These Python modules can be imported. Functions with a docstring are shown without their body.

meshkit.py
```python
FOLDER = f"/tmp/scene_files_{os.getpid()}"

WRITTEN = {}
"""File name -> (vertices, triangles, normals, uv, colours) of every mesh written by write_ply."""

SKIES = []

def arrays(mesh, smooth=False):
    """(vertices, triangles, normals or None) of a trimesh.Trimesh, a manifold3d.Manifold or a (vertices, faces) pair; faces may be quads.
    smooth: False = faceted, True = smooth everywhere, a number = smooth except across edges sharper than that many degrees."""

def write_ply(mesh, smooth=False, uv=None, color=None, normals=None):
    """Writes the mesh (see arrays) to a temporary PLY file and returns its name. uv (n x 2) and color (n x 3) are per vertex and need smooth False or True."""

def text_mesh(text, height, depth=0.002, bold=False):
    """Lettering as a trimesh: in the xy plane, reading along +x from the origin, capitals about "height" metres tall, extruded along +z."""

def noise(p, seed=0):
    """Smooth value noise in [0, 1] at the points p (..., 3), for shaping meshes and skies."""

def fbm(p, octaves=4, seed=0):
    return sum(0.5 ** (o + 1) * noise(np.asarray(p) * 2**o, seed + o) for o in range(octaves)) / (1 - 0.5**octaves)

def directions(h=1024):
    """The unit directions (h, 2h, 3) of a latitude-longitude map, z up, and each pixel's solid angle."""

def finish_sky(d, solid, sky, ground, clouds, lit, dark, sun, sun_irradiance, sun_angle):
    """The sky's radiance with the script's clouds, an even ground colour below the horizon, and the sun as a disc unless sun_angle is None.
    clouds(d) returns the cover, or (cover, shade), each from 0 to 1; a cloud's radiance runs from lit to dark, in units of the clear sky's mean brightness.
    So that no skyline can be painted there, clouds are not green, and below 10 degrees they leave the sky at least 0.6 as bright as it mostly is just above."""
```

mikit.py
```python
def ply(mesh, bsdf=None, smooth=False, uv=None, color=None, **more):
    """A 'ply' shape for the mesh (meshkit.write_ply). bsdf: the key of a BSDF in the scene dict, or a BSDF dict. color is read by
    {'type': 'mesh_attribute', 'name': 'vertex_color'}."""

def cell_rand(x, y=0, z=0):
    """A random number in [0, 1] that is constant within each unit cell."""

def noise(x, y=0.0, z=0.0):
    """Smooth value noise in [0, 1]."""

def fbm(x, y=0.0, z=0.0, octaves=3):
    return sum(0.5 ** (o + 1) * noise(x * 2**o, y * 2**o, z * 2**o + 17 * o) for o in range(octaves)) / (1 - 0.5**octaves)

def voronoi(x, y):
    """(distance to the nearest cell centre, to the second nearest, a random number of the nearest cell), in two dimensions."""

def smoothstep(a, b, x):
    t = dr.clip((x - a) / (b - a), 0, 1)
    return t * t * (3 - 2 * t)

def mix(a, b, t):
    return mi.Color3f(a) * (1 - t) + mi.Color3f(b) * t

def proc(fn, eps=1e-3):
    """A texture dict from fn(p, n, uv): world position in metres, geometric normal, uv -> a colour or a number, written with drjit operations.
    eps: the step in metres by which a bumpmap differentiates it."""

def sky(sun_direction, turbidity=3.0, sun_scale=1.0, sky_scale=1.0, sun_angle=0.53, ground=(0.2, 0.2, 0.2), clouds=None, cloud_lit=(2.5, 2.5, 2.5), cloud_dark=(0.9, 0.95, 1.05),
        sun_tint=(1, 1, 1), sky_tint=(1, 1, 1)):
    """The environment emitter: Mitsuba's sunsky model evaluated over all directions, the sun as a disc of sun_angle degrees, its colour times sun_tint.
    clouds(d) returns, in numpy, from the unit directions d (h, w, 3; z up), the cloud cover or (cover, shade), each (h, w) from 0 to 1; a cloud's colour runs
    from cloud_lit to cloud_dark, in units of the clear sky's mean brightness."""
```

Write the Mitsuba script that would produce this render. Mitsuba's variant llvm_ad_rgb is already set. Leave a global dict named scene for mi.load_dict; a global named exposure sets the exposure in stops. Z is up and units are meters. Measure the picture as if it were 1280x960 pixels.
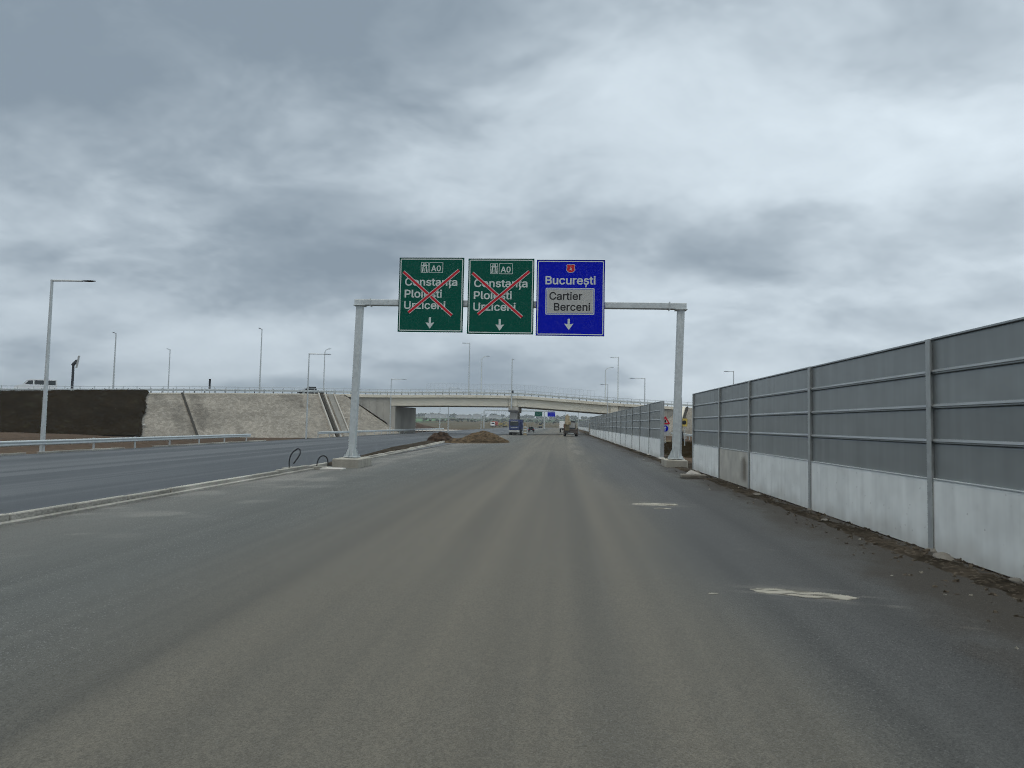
import math, random
import numpy as np
import trimesh
import drjit as dr
import mitsuba as mi
import mikit, meshkit
from mikit import noise, fbm, smoothstep, mix, voronoi, cell_rand
from scipy.interpolate import PchipInterpolator
from shapely.geometry import Polygon, LineString, Point
from shapely import affinity

T = mi.ScalarTransform4f
rng = np.random.default_rng(7)
scene, labels = {}, {}
exposure = 1.80

# ------------------------------------------------------------------ camera
EYE = np.array([0.0, 0.0, 1.8])
YAW, PITCH, ROLL, FOCAL = 4.1, 3.32, 1.15, 853.0
_y, _p, _r = map(math.radians, (YAW, PITCH, ROLL))
FWD = np.array([-math.sin(_y) * math.cos(_p), math.cos(_y) * math.cos(_p), math.sin(_p)])
_R0 = np.cross(FWD, [0, 0, 1.0]); _R0 /= np.linalg.norm(_R0)
_U0 = np.cross(_R0, FWD)
UP = _U0 * math.cos(_r) - _R0 * math.sin(_r)
scene['camera'] = {'type': 'perspective', 'fov': math.degrees(2 * math.atan(640 / FOCAL)), 'fov_axis': 'x',
                   'near_clip': 0.05, 'far_clip': 9000.0,
                   'to_world': T().look_at(origin=EYE.tolist(), target=(EYE + FWD).tolist(), up=UP.tolist())}


# ------------------------------------------------------------------ sky: a closed deck of stratocumulus
def cloud_noise(p, octaves, seed, gain=0.55):
    """fractal noise whose octaves are turned against each other, so that no grid shows"""
    a, tot, out = 1.0, 0.0, 0.0
    x, y = p[..., 0], p[..., 1]
    c, s = math.cos(1.1), math.sin(1.1)
    for o in range(octaves):
        out = out + a * meshkit.noise(np.stack([x, y, np.full_like(x, seed * 1.7 + o * 5.3)], -1), seed + o)
        tot += a
        a *= gain
        x, y = (c * x - s * y) * 2.03 + 3.1, (s * x + c * y) * 2.03 + 1.7
    return out / tot


def clouds(d):
    z = np.maximum(d[..., 2], 0.0)
    s = 1.0 / (z + 0.34)
    p = np.stack([d[..., 0] * s + 539.11, d[..., 1] * s * 1.3 + 199.47], -1)
    p = p + 0.20 * (np.stack([cloud_noise(p * 2.6 + 9, 4, 61), cloud_noise(p * 2.6 + 4, 4, 71)], -1) - 0.5)
    x = (0.72 * cloud_noise(p * 1.9, 7, 41, 0.55) + 0.28 * cloud_noise(p * 0.95 + [5.1, 2.2], 2, 83) - 0.487) / 0.085
    fine = cloud_noise(p * 7.3 + 3, 5, 57, 0.62) - 0.5
    # the deck is thinner to the right; low down it greys evenly, overhead it is brightest as under any overcast
    side = np.clip(0.5 - 0.6 * d[..., 0], 0, 1)
    tilt = np.where(side < 0.5, 0.80, 0.16) * (side - 0.5)
    shade = 0.635 + 0.37 * np.tanh(0.75 * x) + tilt + 0.46 * fine * (1 - 0.35 * np.tanh(np.abs(x)))
    low = np.exp(-z / 0.10)
    shade = np.clip(shade * (1 - 0.5 * low) + (0.365 + 0.14 * (side - 0.5)) * low, 0, 1)
    up = np.clip((z - 0.56) / 0.38, 0, 1)
    return np.ones_like(z), (0.43 + 0.57 * shade) * (1 - 0.93 * up * up * (3 - 2 * up))


scene['sky'] = mikit.sky((-0.25, -0.42, 0.87), turbidity=3, sun_scale=0.12, sun_angle=36, clouds=clouds, sun_tint=(1.0, 0.95, 0.86),
                         cloud_lit=(3.80, 4.24, 4.52), cloud_dark=(0.80, 1.01, 1.22), ground=(0.1, 0.1, 0.1))


# ------------------------------------------------------------------ materials
def rgb(*c):
    return {'type': 'rgb', 'value': list(c)}


def srgb(r, g, b):
    return [((v / 255) / 12.92 if v < 10 else ((v / 255 + 0.055) / 1.055) ** 2.4) for v in (r, g, b)]


def mat(name, color, rough=0.6, metallic=0.0, spec=0.4, bump=None, scale=1.0, eps=1e-3, **more):
    c = mikit.proc(color) if callable(color) else rgb(*color)
    b = {'type': 'principled', 'base_color': c, 'roughness': rough, 'metallic': metallic, 'specular': spec, **more}
    if bump is not None:
        b = {'type': 'bumpmap', 'arbitrary': mikit.proc(bump, eps), 'scale': scale, 'bsdf': b}
    scene[name] = {'type': 'twosided', 'bsdf': b}


def asphalt_color(p, n, uv):
    x, y = p.x, p.y
    streak = fbm(x * 2.6, y * 0.035, 1.0, 3)
    streak2 = noise(x * 9.0, y * 0.05, 4.0)
    blot = fbm(x * 0.35, y * 0.10, 7.0, 3)
    xx = x + (blot - 0.5) * 2.2
    brown = smoothstep(-6.2, -2.6, xx) * (1 - smoothstep(1.2, 3.2, xx))
    base = mix((0.156, 0.160, 0.142), (0.225, 0.204, 0.158), brown * (0.55 + 0.6 * streak))
    base = mix(base, (0.115, 0.115, 0.112), smoothstep(1.6, 3.2, xx) * (1 - smoothstep(4.0, 5.0, xx)) * 0.75)
    base = base * (0.68 + 0.42 * streak + 0.20 * streak2 * noise(x * 0.8, y * 0.08, 6.0))
    edge = (1 - smoothstep(-9.8, -7.0, x + (streak - 0.5) * 2.0))
    light = smoothstep(0.42, 0.75, fbm(x * 1.5, y * 0.16, 9.0, 4))
    base = mix(base, (0.33, 0.315, 0.28), edge * (0.30 + 0.75 * light) * 0.8)
    wisp = smoothstep(0.55, 0.74, fbm((x + 0.35 * y) * 0.55, (y - 0.35 * x) * 0.9, 13.0, 4)) * (1 - smoothstep(-8.6, -6.2, x))
    base = mix(base, (0.40, 0.385, 0.345), wisp * 0.45)
    band = dr.exp(-dr.square((x + 7.6 + 0.5 * noise(y * 0.05, 3.0)) / 0.35))
    base = mix(base, (0.27, 0.27, 0.26), band * 0.35 * noise(x * 3, y * 0.2, 2.0))
    track = dr.exp(-dr.square((x - 1.35 + 0.3 * noise(y * 0.04, 8.0)) / 0.5)) * smoothstep(14.0, 40.0, y)
    base = mix(base, (0.29, 0.27, 0.225), track * smoothstep(0.45, 0.7, fbm(x * 2.5, y * 0.22, 3.0, 3)) * 0.75)
    # faint paving joint and narrow tyre tracks
    jx = x - 0.55 + 0.05 * noise(y * 0.3, 1.0)
    base = mix(base, (0.27, 0.255, 0.22), 0.22 * dr.exp(-dr.square(jx / 0.035)) * noise(y * 0.5, 4.0))
    for c, wd in ((-3.4, 0.16), (-1.75, 0.16), (-0.55, 0.12), (2.35, 0.14)):
        xx2 = x - c + 0.22 * (noise(y * 0.06, c) - 0.5)
        base = base * (1 - 0.13 * dr.exp(-dr.square(xx2 / wd)) * smoothstep(0.25, 0.6, noise(y * 0.13, c + 5.0)))
    # halo of dried mortar round the patches
    for cx, cy, lx, ly, a in ((2.80, 8.12, 1.35, 0.50, -0.31), (2.32, 16.9, 1.5, 0.9, -0.2), (3.05, 10.9, 0.5, 0.16, -0.2), (3.9, 6.9, 0.35, 0.12, -0.5), (3.4, 7.7, 0.5, 0.16, -0.3)):
        du, dv = (x - cx) * math.cos(a) + (y - cy) * math.sin(a), -(x - cx) * math.sin(a) + (y - cy) * math.cos(a)
        q = dr.exp(-dr.power(dr.abs(du / (lx * 0.5)), 3.0) - dr.square(dv / (ly * 0.5)))
        base = mix(base, (0.40, 0.38, 0.33), q * smoothstep(0.42, 0.68, fbm(du * 3.0, dv * 9.0, cx, 4)) * 0.75)
    rs = smoothstep(4.0, 4.9, x + 0.9 * dr.exp(-dr.maximum(y - 4.0, 0.0) / 5.0) + (fbm(x * 2.0, y * 1.3, 5.0, 4) - 0.5) * 1.5)
    base = mix(base, (0.075, 0.062, 0.046), rs * 0.92)
    # aggregate: pale chips worn free, stronger on the clean left half
    g = 0.55 * cell_rand(x * 130, y * 130, 1.0) + 0.33 * cell_rand(x * 62, y * 62, 6.0) + 0.12 * noise(x * 34, y * 34, 2.0)
    g2 = cell_rand(x * 66 + noise(y * 60, x * 9), y * 62 + noise(x * 70, y * 8), 3.0)
    g3 = cell_rand(x * 110 + noise(y * 90, x * 9), y * 104 + noise(x * 90, y * 8), 8.0)
    chip = (0.9 * smoothstep(0.975, 0.995, g2) + 1.3 * smoothstep(0.955, 0.99, g3)) * (1 - 0.6 * smoothstep(1.0, 3.0, x)) * (1 + 0.7 * (1 - smoothstep(-5.0, -2.0, x))) * (0.25 + 0.9 * smoothstep(0.35, 0.7, fbm(x * 0.6, y * 0.5, 2.0, 2)))
    base = base * (0.56 + 0.9 * g)
    return mix(base, (0.42, 0.43, 0.42), chip * (0.42 - 0.25 * brown)) * 0.47


mat('asphalt', asphalt_color, 0.62, spec=0.35,
    bump=lambda p, n, uv: noise(p.x * 75, p.y * 75) + 0.6 * noise(p.x * 30, p.y * 30), scale=0.0022, eps=3e-3)


def asphalt2_color(p, n, uv):
    x, y = p.x, p.y
    s = fbm(x * 0.9, y * 0.02, 3.0, 4)
    b = mix((0.083, 0.092, 0.098), (0.165, 0.175, 0.180), smoothstep(0.35, 0.7, s))
    edge = smoothstep(-12.6, -11.6, x + (fbm(x * 2, y * 0.4, 6.0) - 0.5) * 1.4)
    b = mix(b, (0.22, 0.215, 0.20), edge * 0.55)
    return b * (0.86 + 0.28 * cell_rand(x * 60, y * 60, 2.0)) * 0.42


mat('asphalt_new', asphalt2_color, 0.5, spec=0.45,
    bump=lambda p, n, uv: noise(p.x * 60, p.y * 60), scale=0.002, eps=3e-3)


def soil_color(p, n, uv):
    c = fbm(p.x * 1.3, p.y * 1.3, p.z * 1.3, 4)
    f = fbm(p.x * 14, p.y * 14, p.z * 14, 3)
    b = mix((0.024, 0.020, 0.014), (0.058, 0.048, 0.036), smoothstep(0.3, 0.75, c))
    crumb = smoothstep(0.80, 0.95, cell_rand(p.x * 26 + noise(p.y * 20), p.y * 26, 4.0))
    return b * (0.45 + 1.1 * f) + mi.Color3f(0.05, 0.043, 0.034) * crumb


mat('soil_clod', lambda p, n, uv: soil_color(p, n, uv) * 1.5, 0.95, spec=0.1)
mat('soil', soil_color, 0.95, spec=0.1,
    bump=lambda p, n, uv: fbm(p.x * 18, p.y * 18, p.z * 18, 4), scale=0.09, eps=6e-3)


def topsoil_color(p, n, uv):
    c = fbm(p.x * 0.5, p.y * 0.5, p.z * 0.5, 4)
    f = fbm(p.x * 4, p.y * 4, p.z * 4, 3)
    b = mix((0.0125, 0.0092, 0.0050), (0.0255, 0.0190, 0.0108), c) * (0.65 + 0.7 * f)
    green = smoothstep(0.60, 0.80, fbm(p.x * 0.9, p.y * 0.9, p.z * 0.9 + 4.0, 3))
    return mix(b, (0.05, 0.052, 0.028), green * 0.25)


mat('topsoil', topsoil_color, 1.0, spec=0.0,
    bump=lambda p, n, uv: fbm(p.x * 3, p.y * 3, p.z * 3, 4), scale=0.25, eps=4e-2)


def mound_color(p, n, uv):
    f = fbm(p.x * 5, p.y * 5, p.z * 5, 4)
    return mix((0.045, 0.033, 0.021), (0.125, 0.090, 0.054), smoothstep(0.3, 0.7, f)) * (0.7 + 0.6 * noise(p.x * 21, p.y * 21, p.z * 21))


mat('mound_soil', mound_color, 0.97, spec=0.08)


def mound_dark_color(p, n, uv):
    f = fbm(p.x * 4, p.y * 4, p.z * 4, 4)
    return mix((0.022, 0.015, 0.010), (0.075, 0.050, 0.034), smoothstep(0.3, 0.7, f)) * (0.7 + 0.6 * noise(p.x * 21, p.y * 21, p.z * 21))


mat('mound_dark_soil', mound_dark_color, 0.97, spec=0.08)


def terrain_color(p, n, uv):
    x, y = p.x, p.y
    c = fbm(x * 0.12, y * 0.06, 2.0, 4)
    b = mix((0.050, 0.036, 0.026), (0.095, 0.070, 0.050), c) * (0.6 + 0.8 * fbm(x * 3, y * 3, 1.0, 3))
    far = smoothstep(170.0, 330.0, y)
    f = noise(x * 0.006 + 3.0, y * 0.012, 5.0)
    fld = mix((0.085, 0.075, 0.052), (0.055, 0.075, 0.050), smoothstep(0.4, 0.6, f)) * (0.75 + 0.5 * fbm(x * 0.02, y * 0.05, 1.0, 3))
    return mix(b, fld, far)


mat('terrain', terrain_color, 0.97, spec=0.08,
    bump=lambda p, n, uv: fbm(p.x * 5, p.y * 5, 2.0, 3), scale=0.10, eps=2e-2)
mat('field_green', lambda p, n, uv: mix((0.055, 0.115, 0.055), (0.095, 0.155, 0.085), fbm(p.x * 0.05, p.y * 0.15, 1.0, 3)), 0.95, spec=0.1)
mat('gravel', lambda p, n, uv: mix((0.20, 0.19, 0.17), (0.34, 0.32, 0.29), fbm(p.x * 0.6, p.y * 0.6, 1.0, 4)), 0.95, spec=0.1)


def stone_color(p, n, uv):
    # rough stone pitching: about 0.35 m pieces, told apart only as grain at this distance
    a = uv.x * 2.4
    b = uv.y * 3.6
    d1, d2, r = voronoi(a, b)
    c = mix((0.215, 0.197, 0.165), (0.325, 0.30, 0.255), r)
    c = c * (0.68 + 0.32 * smoothstep(0.02, 0.16, d2 - d1))
    stain = fbm(uv.x * 0.16, uv.y * 0.55, 3.0, 4)
    c = c * (0.66 + 0.60 * stain)
    dark = smoothstep(0.58, 0.78, fbm(uv.x * 0.35, uv.y * 0.10, 8.0, 3))
    return c * (1 - 0.28 * dark)


mat('stone_pitching', stone_color, 0.92, spec=0.15)


def conc(base, var):
    def fn(p, n, uv):
        c = fbm(p.x * 0.9, p.y * 0.9, p.z * 0.9, 4)
        f = fbm(p.x * 22, p.y * 22, p.z * 22, 2)
        drip = fbm(p.x * 5, p.y * 5, p.z * 0.4, 3)
        v = (1 - var) + var * (0.8 * c + 0.4 * f + 0.8 * drip)
        return mi.Color3f(base) * v
    return fn


mat('concrete', conc((0.40, 0.385, 0.345), 0.45), 0.85, spec=0.2)
mat('concrete_bridge', lambda p, n, uv: mi.Color3f(0.72, 0.68, 0.57) * (0.80 + 0.24 * fbm(p.x * 0.25, p.y * 0.25, p.z * 0.9, 3)), 0.8, spec=0.2)
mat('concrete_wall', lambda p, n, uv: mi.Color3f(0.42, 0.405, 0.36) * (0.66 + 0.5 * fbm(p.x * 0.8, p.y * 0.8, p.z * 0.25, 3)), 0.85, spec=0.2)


def wallconc(p, n, uv):
    bay = cell_rand(p.y / 5.0 + 0.2, 3.0)
    mott = fbm(p.y * 3.2, p.z * 3.2, 2.0, 4)
    run = fbm(p.y * 7.0, p.z * 0.5, 5.0, 3)
    pits = smoothstep(0.993, 0.998, cell_rand(p.y * 31, p.z * 37, 5.0))
    low = 1 - smoothstep(0.0, 0.35, p.z + 0.35 * (fbm(p.y * 2.2, 1.0, 3.0) - 0.5))
    c = mi.Color3f(0.68, 0.71, 0.70) * (0.74 + 0.06 * bay + 0.25 * mott + 0.20 * run)
    c = mix(c, (0.30, 0.28, 0.24), low * 0.35)
    tan = smoothstep(21.15, 21.16, p.y) * (1 - smoothstep(25.04, 25.05, p.y))
    c = mix(c, mi.Color3f(0.36, 0.345, 0.30) * (0.75 + 0.45 * mott), tan * 0.8)
    rust = dr.exp(-dr.square((p.y - 21.75 - 0.25 * (run - 0.5)) / 0.33)) * smoothstep(0.05, 0.3, p.z) * (1 - smoothstep(0.75, 1.0, p.z + 0.3 * (mott - 0.5)))
    c = mix(c, (0.10, 0.085, 0.065), rust * (0.45 + 0.7 * mott))
    return mix(c, (0.2, 0.2, 0.2), pits * 0.3)


mat('barrier_concrete', wallconc, 0.75, spec=0.25,
    bump=lambda p, n, uv: fbm(p.y * 9, p.z * 9, p.x * 9, 3), scale=0.004, eps=6e-3)
mat('kerb_concrete', lambda p, n, uv: mix((0.235, 0.225, 0.195), (0.40, 0.385, 0.345), fbm(p.x * 3, p.y * 1.1, p.z * 3, 4)) * (0.55 + 0.5 * noise(p.x * 25, p.y * 25, p.z * 25) + 0.30 * smoothstep(0.3, 0.7, noise(p.y * 0.45, 3.0))), 0.9, spec=0.15)


def galv_color(p, n, uv):
    d1, d2, r = voronoi(p.y * 9 + p.x * 9, p.z * 9)
    v = 0.84 + 0.14 * r + 0.10 * (fbm(p.x * 2, p.y * 2, p.z * 1.2, 3) - 0.5)
    return mi.Color3f(0.56, 0.60, 0.605) * v


mat('galvanised_dull', lambda p, n, uv: galv_color(p, n, uv) * 0.72, 0.45, metallic=0.35, spec=0.5)
mat('galvanised', galv_color, 0.48, metallic=0.35, spec=0.5)


def panelmetal(p, n, uv):
    v = 0.86 + 0.16 * fbm(p.y * 1.4, p.z * 4.0, 2.0, 3) + 0.10 * fbm(p.y * 0.6, p.z * 0.3, 6.0, 2)
    dust = fbm(p.y * 6, p.z * 6, 9.0, 3)
    return mix(mi.Color3f(0.245, 0.268, 0.272) * v * (0.90 + 0.20 * cell_rand(p.y / 5.02 + 0.8, p.z / 0.532 - 2.055, 4.0)) * (0.88 + 0.24 * fbm(p.y * 7.0, p.z * 0.7, 3.0, 3)), (0.22, 0.22, 0.21), dust * 0.12)


mat('barrier_metal', panelmetal, 0.38, metallic=0.35, spec=0.5)
mat('barrier_trim', lambda p, n, uv: mi.Color3f(0.33, 0.355, 0.365) * (0.85 + 0.3 * fbm(p.y * 2.0, p.z * 5.0, 2.0, 3)), 0.35, metallic=0.5, spec=0.6)
mat('sign_green', (0.0008, 0.084, 0.058), 0.75, spec=0.12)
mat('sign_blue', (0.0006, 0.0075, 0.43), 0.75, spec=0.12)
mat('sign_white', (0.55, 0.60, 0.585), 0.55, spec=0.3)
mat('sign_grey', (0.40, 0.405, 0.395), 0.6, spec=0.3)
mat('sign_red', (0.50, 0.016, 0.030), 0.6, spec=0.2)
mat('sign_black', (0.012, 0.012, 0.013), 0.5, spec=0.4)
mat('sign_yellow', (0.55, 0.42, 0.10), 0.5, spec=0.4)
mat('rubber', (0.016, 0.016, 0.017), 0.8, spec=0.3)
mat('dark_steel', (0.05, 0.055, 0.06), 0.5, metallic=0.4)
mat('white_paint', (0.84, 0.85, 0.85), 0.35, spec=0.5)
mat('blue_paint', (0.035, 0.052, 0.14), 0.55, spec=0.5)
mat('brown_paint', lambda p, n, uv: mix((0.060, 0.047, 0.040), (0.12, 0.10, 0.085), fbm(p.x * 4, p.y * 4, p.z * 4, 3)), 0.6)
mat('beige_paint', (0.27, 0.22, 0.135), 0.55)
mat('yellow_paint', (0.30, 0.24, 0.07), 0.5)
mat('red_paint', (0.32, 0.06, 0.045), 0.4)
mat('rust_paint', (0.17, 0.085, 0.055), 0.7)
mat('black_paint', (0.010, 0.011, 0.012), 0.3, spec=0.5)
mat('window_glass', (0.025, 0.032, 0.036), 0.12, spec=0.6)
mat('foliage_far', lambda p, n, uv: mix((0.060, 0.068, 0.055), (0.105, 0.112, 0.090), fbm(p.x * 0.2, p.y * 0.2, p.z * 0.4, 3)), 0.95, spec=0.1)
mat('mortar', lambda p, n, uv: mix((0.11, 0.104, 0.088), (0.31, 0.295, 0.25), smoothstep(0.28, 0.62, fbm(p.x * 6, p.y * 16, 1.0, 5))), 0.95, spec=0.1)
mat('mortar_pale', conc((0.42, 0.41, 0.38), 0.5), 0.9, spec=0.1)
mat('groove_dark', (0.050, 0.047, 0.040), 0.9, spec=0.1)
mat('rubble', conc((0.17, 0.16, 0.14), 0.7), 0.95, spec=0.1)
mat('footing_concrete', conc((0.30, 0.285, 0.245), 0.6), 0.9, spec=0.15)
mat('shed_white', (0.40, 0.42, 0.43), 0.6)


# ------------------------------------------------------------------ helpers
def uniq(k):
    if k not in scene and k not in labels:
        return k
    i = 1
    while f'{k}_{i:03d}' in scene or f'{k}_{i:03d}' in labels:
        i += 1
    return f'{k}_{i:03d}'


def add(name, mesh, bsdf, parent=None, smooth=False, uv=None, **lab):
    key = uniq(f'{parent}__{name}' if parent else name)
    scene[key] = mikit.ply(mesh, bsdf, smooth=smooth, uv=uv)
    if lab:
        labels[key] = lab
    return key


def again(name, shape, parent, to_world=None):
    key = uniq(f'{parent}__{name}' if parent else name)
    scene[key] = {**shape, **({'to_world': to_world} if to_world is not None else {})}
    return key


def thing(name, label, category, group=None):
    key = uniq(name)
    labels[key] = {'label': label, 'category': category, **({'group': group} if group else {})}
    return key


def box(x0, x1, y0, y1, z0, z1, c=0.0):
    if c <= 0:
        b = trimesh.creation.box((x1 - x0, y1 - y0, z1 - z0))
        b.apply_translation(((x0 + x1) / 2, (y0 + y1) / 2, (z0 + z1) / 2))
        return b
    P = []
    for a in range(3):
        for sx in (0, 1):
            for sy in (0, 1):
                for sz in (0, 1):
                    q = []
                    for k, (lo, hi, s) in enumerate(((x0, x1, sx), (y0, y1, sy), (z0, z1, sz))):
                        m = 0 if k == a else c
                        q.append(hi - m if s else lo + m)
                    P.append(q)
    return trimesh.convex.convex_hull(np.array(P))


def join(*m):
    m = [k for g in m for k in (g if isinstance(g, (list, tuple)) else [g])]
    return trimesh.util.concatenate(m)


def tube(pts, r, n=8, cap=True):
    pts = np.asarray(pts, float)
    rr = np.broadcast_to(np.asarray(r, float), (len(pts),))
    tan = np.gradient(pts, axis=0)
    tan /= np.linalg.norm(tan, axis=1, keepdims=True)
    ref = np.array([0.0, 1.0, 0.0]) if abs(tan[0][1]) < 0.9 else np.array([1.0, 0, 0])
    a = np.arange(n) * 2 * np.pi / n
    rings = []
    for p, t, q in zip(pts, tan, rr):
        u = np.cross(ref, t); u /= np.linalg.norm(u)
        v = np.cross(t, u)
        ref = v if False else ref
        rings.append(p + q * (np.cos(a)[:, None] * u + np.sin(a)[:, None] * v))
    V = np.vstack(rings)
    F = []
    for k in range(len(pts) - 1):
        for i in range(n):
            j = (i + 1) % n
            F += [(k * n + i, k * n + j, (k + 1) * n + j), (k * n + i, (k + 1) * n + j, (k + 1) * n + i)]
    if cap:
        F += [(0, i + 1, i) for i in range(1, n - 1)]
        o = (len(pts) - 1) * n
        F += [(o, o + i, o + i + 1) for i in range(1, n - 1)]
    return trimesh.Trimesh(V, F, process=False)


def bar(a, b, w, h=None):
    """a straight bar of rectangular section from a to b; w across (horizontal), h the other way"""
    a, b = np.asarray(a, float), np.asarray(b, float)
    h = h or w
    t = (b - a) / np.linalg.norm(b - a)
    ref = np.array([0, 0, 1.0]) if abs(t[2]) < 0.9 else np.array([0, 1.0, 0])
    u = np.cross(t, ref); u /= np.linalg.norm(u)
    v = np.cross(u, t)
    V = [e + su * u * w / 2 + sv * v * h / 2 for e in (a, b) for su in (-1, 1) for sv in (-1, 1)]
    return trimesh.convex.convex_hull(np.array(V))


def extrude_y(poly, y0, y1):
    """polygon in (x, z) pulled along y"""
    m = trimesh.creation.extrude_polygon(poly if isinstance(poly, Polygon) else Polygon(poly), y1 - y0, engine='earcut')
    V = m.vertices
    m.vertices = np.stack([V[:, 0], y1 - V[:, 2], V[:, 1]], 1)
    return m


def extrude_x(poly, x0, x1):
    """polygon in (y, z) pulled along x"""
    m = trimesh.creation.extrude_polygon(poly if isinstance(poly, Polygon) else Polygon(poly), x1 - x0, engine='earcut')
    V = m.vertices
    m.vertices = np.stack([x0 + V[:, 2], V[:, 0], V[:, 1]], 1)
    return m


def extrude_z(poly, z0, z1):
    m = trimesh.creation.extrude_polygon(poly if isinstance(poly, Polygon) else Polygon(poly), z1 - z0, engine='earcut')
    m.apply_translation((0, 0, z0))
    return m


def loft(path, normals, prof, cap=True):
    """prof (k, 2): offset along the horizontal normal and height, swept along path points (closed section)"""
    path, normals, prof = np.asarray(path, float), np.asarray(normals, float), np.asarray(prof, float)
    n, k = len(path), len(prof)
    V = path[:, None, :] + prof[None, :, :1] * normals[:, None, :] + prof[None, :, 1:] * np.array([0, 0, 1.0])
    F = []
    for i in range(n - 1):
        for j in range(k):
            l = (j + 1) % k
            F += [(i * k + j, i * k + l, (i + 1) * k + l), (i * k + j, (i + 1) * k + l, (i + 1) * k + j)]
    m = trimesh.Trimesh(V.reshape(-1, 3), F, process=False)
    if cap:
        tri = trimesh.creation.triangulate_polygon(Polygon(prof), engine='earcut')
        for o, flip in ((0, 1), ((n - 1) * k, 0)):
            pts = V.reshape(-1, 3)[o:o + k]
            vv, ff = tri
            idx = [int(np.argmin(np.abs(prof - q).sum(1))) for q in vv]
            m = join(m, trimesh.Trimesh(pts[idx], ff[:, ::-1] if flip else ff, process=False))
    trimesh.repair.fix_normals(m)
    return m


def grid(X, Y, Z):
    n, m = X.shape
    V = np.stack([X, Y, Z], -1).reshape(-1, 3)
    i, j = np.meshgrid(np.arange(n - 1), np.arange(m - 1), indexing='ij')
    a = (i * m + j).ravel()
    F = np.vstack([np.stack([a, a + m, a + m + 1], 1), np.stack([a, a + m + 1, a + 1], 1)])
    tri = trimesh.Trimesh(V, F, process=False)
    if tri.face_normals[:, 2].mean() < 0:
        tri.invert()
    return tri


def noise2(x, y, s, seed=0, oc=4):
    return meshkit.fbm(np.stack([np.asarray(x) * s, np.asarray(y) * s, np.zeros_like(np.asarray(x, float)) + 0.37], -1), oc, seed) - 0.5


def G(x):
    """height of the paved plane: 2.5 % crossfall to the left"""
    x = np.asarray(x, float)
    return np.where(x >= 5.7, 0.0, np.where(x > -12, 0.025 * (x - 5.7), -0.4425))


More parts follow.
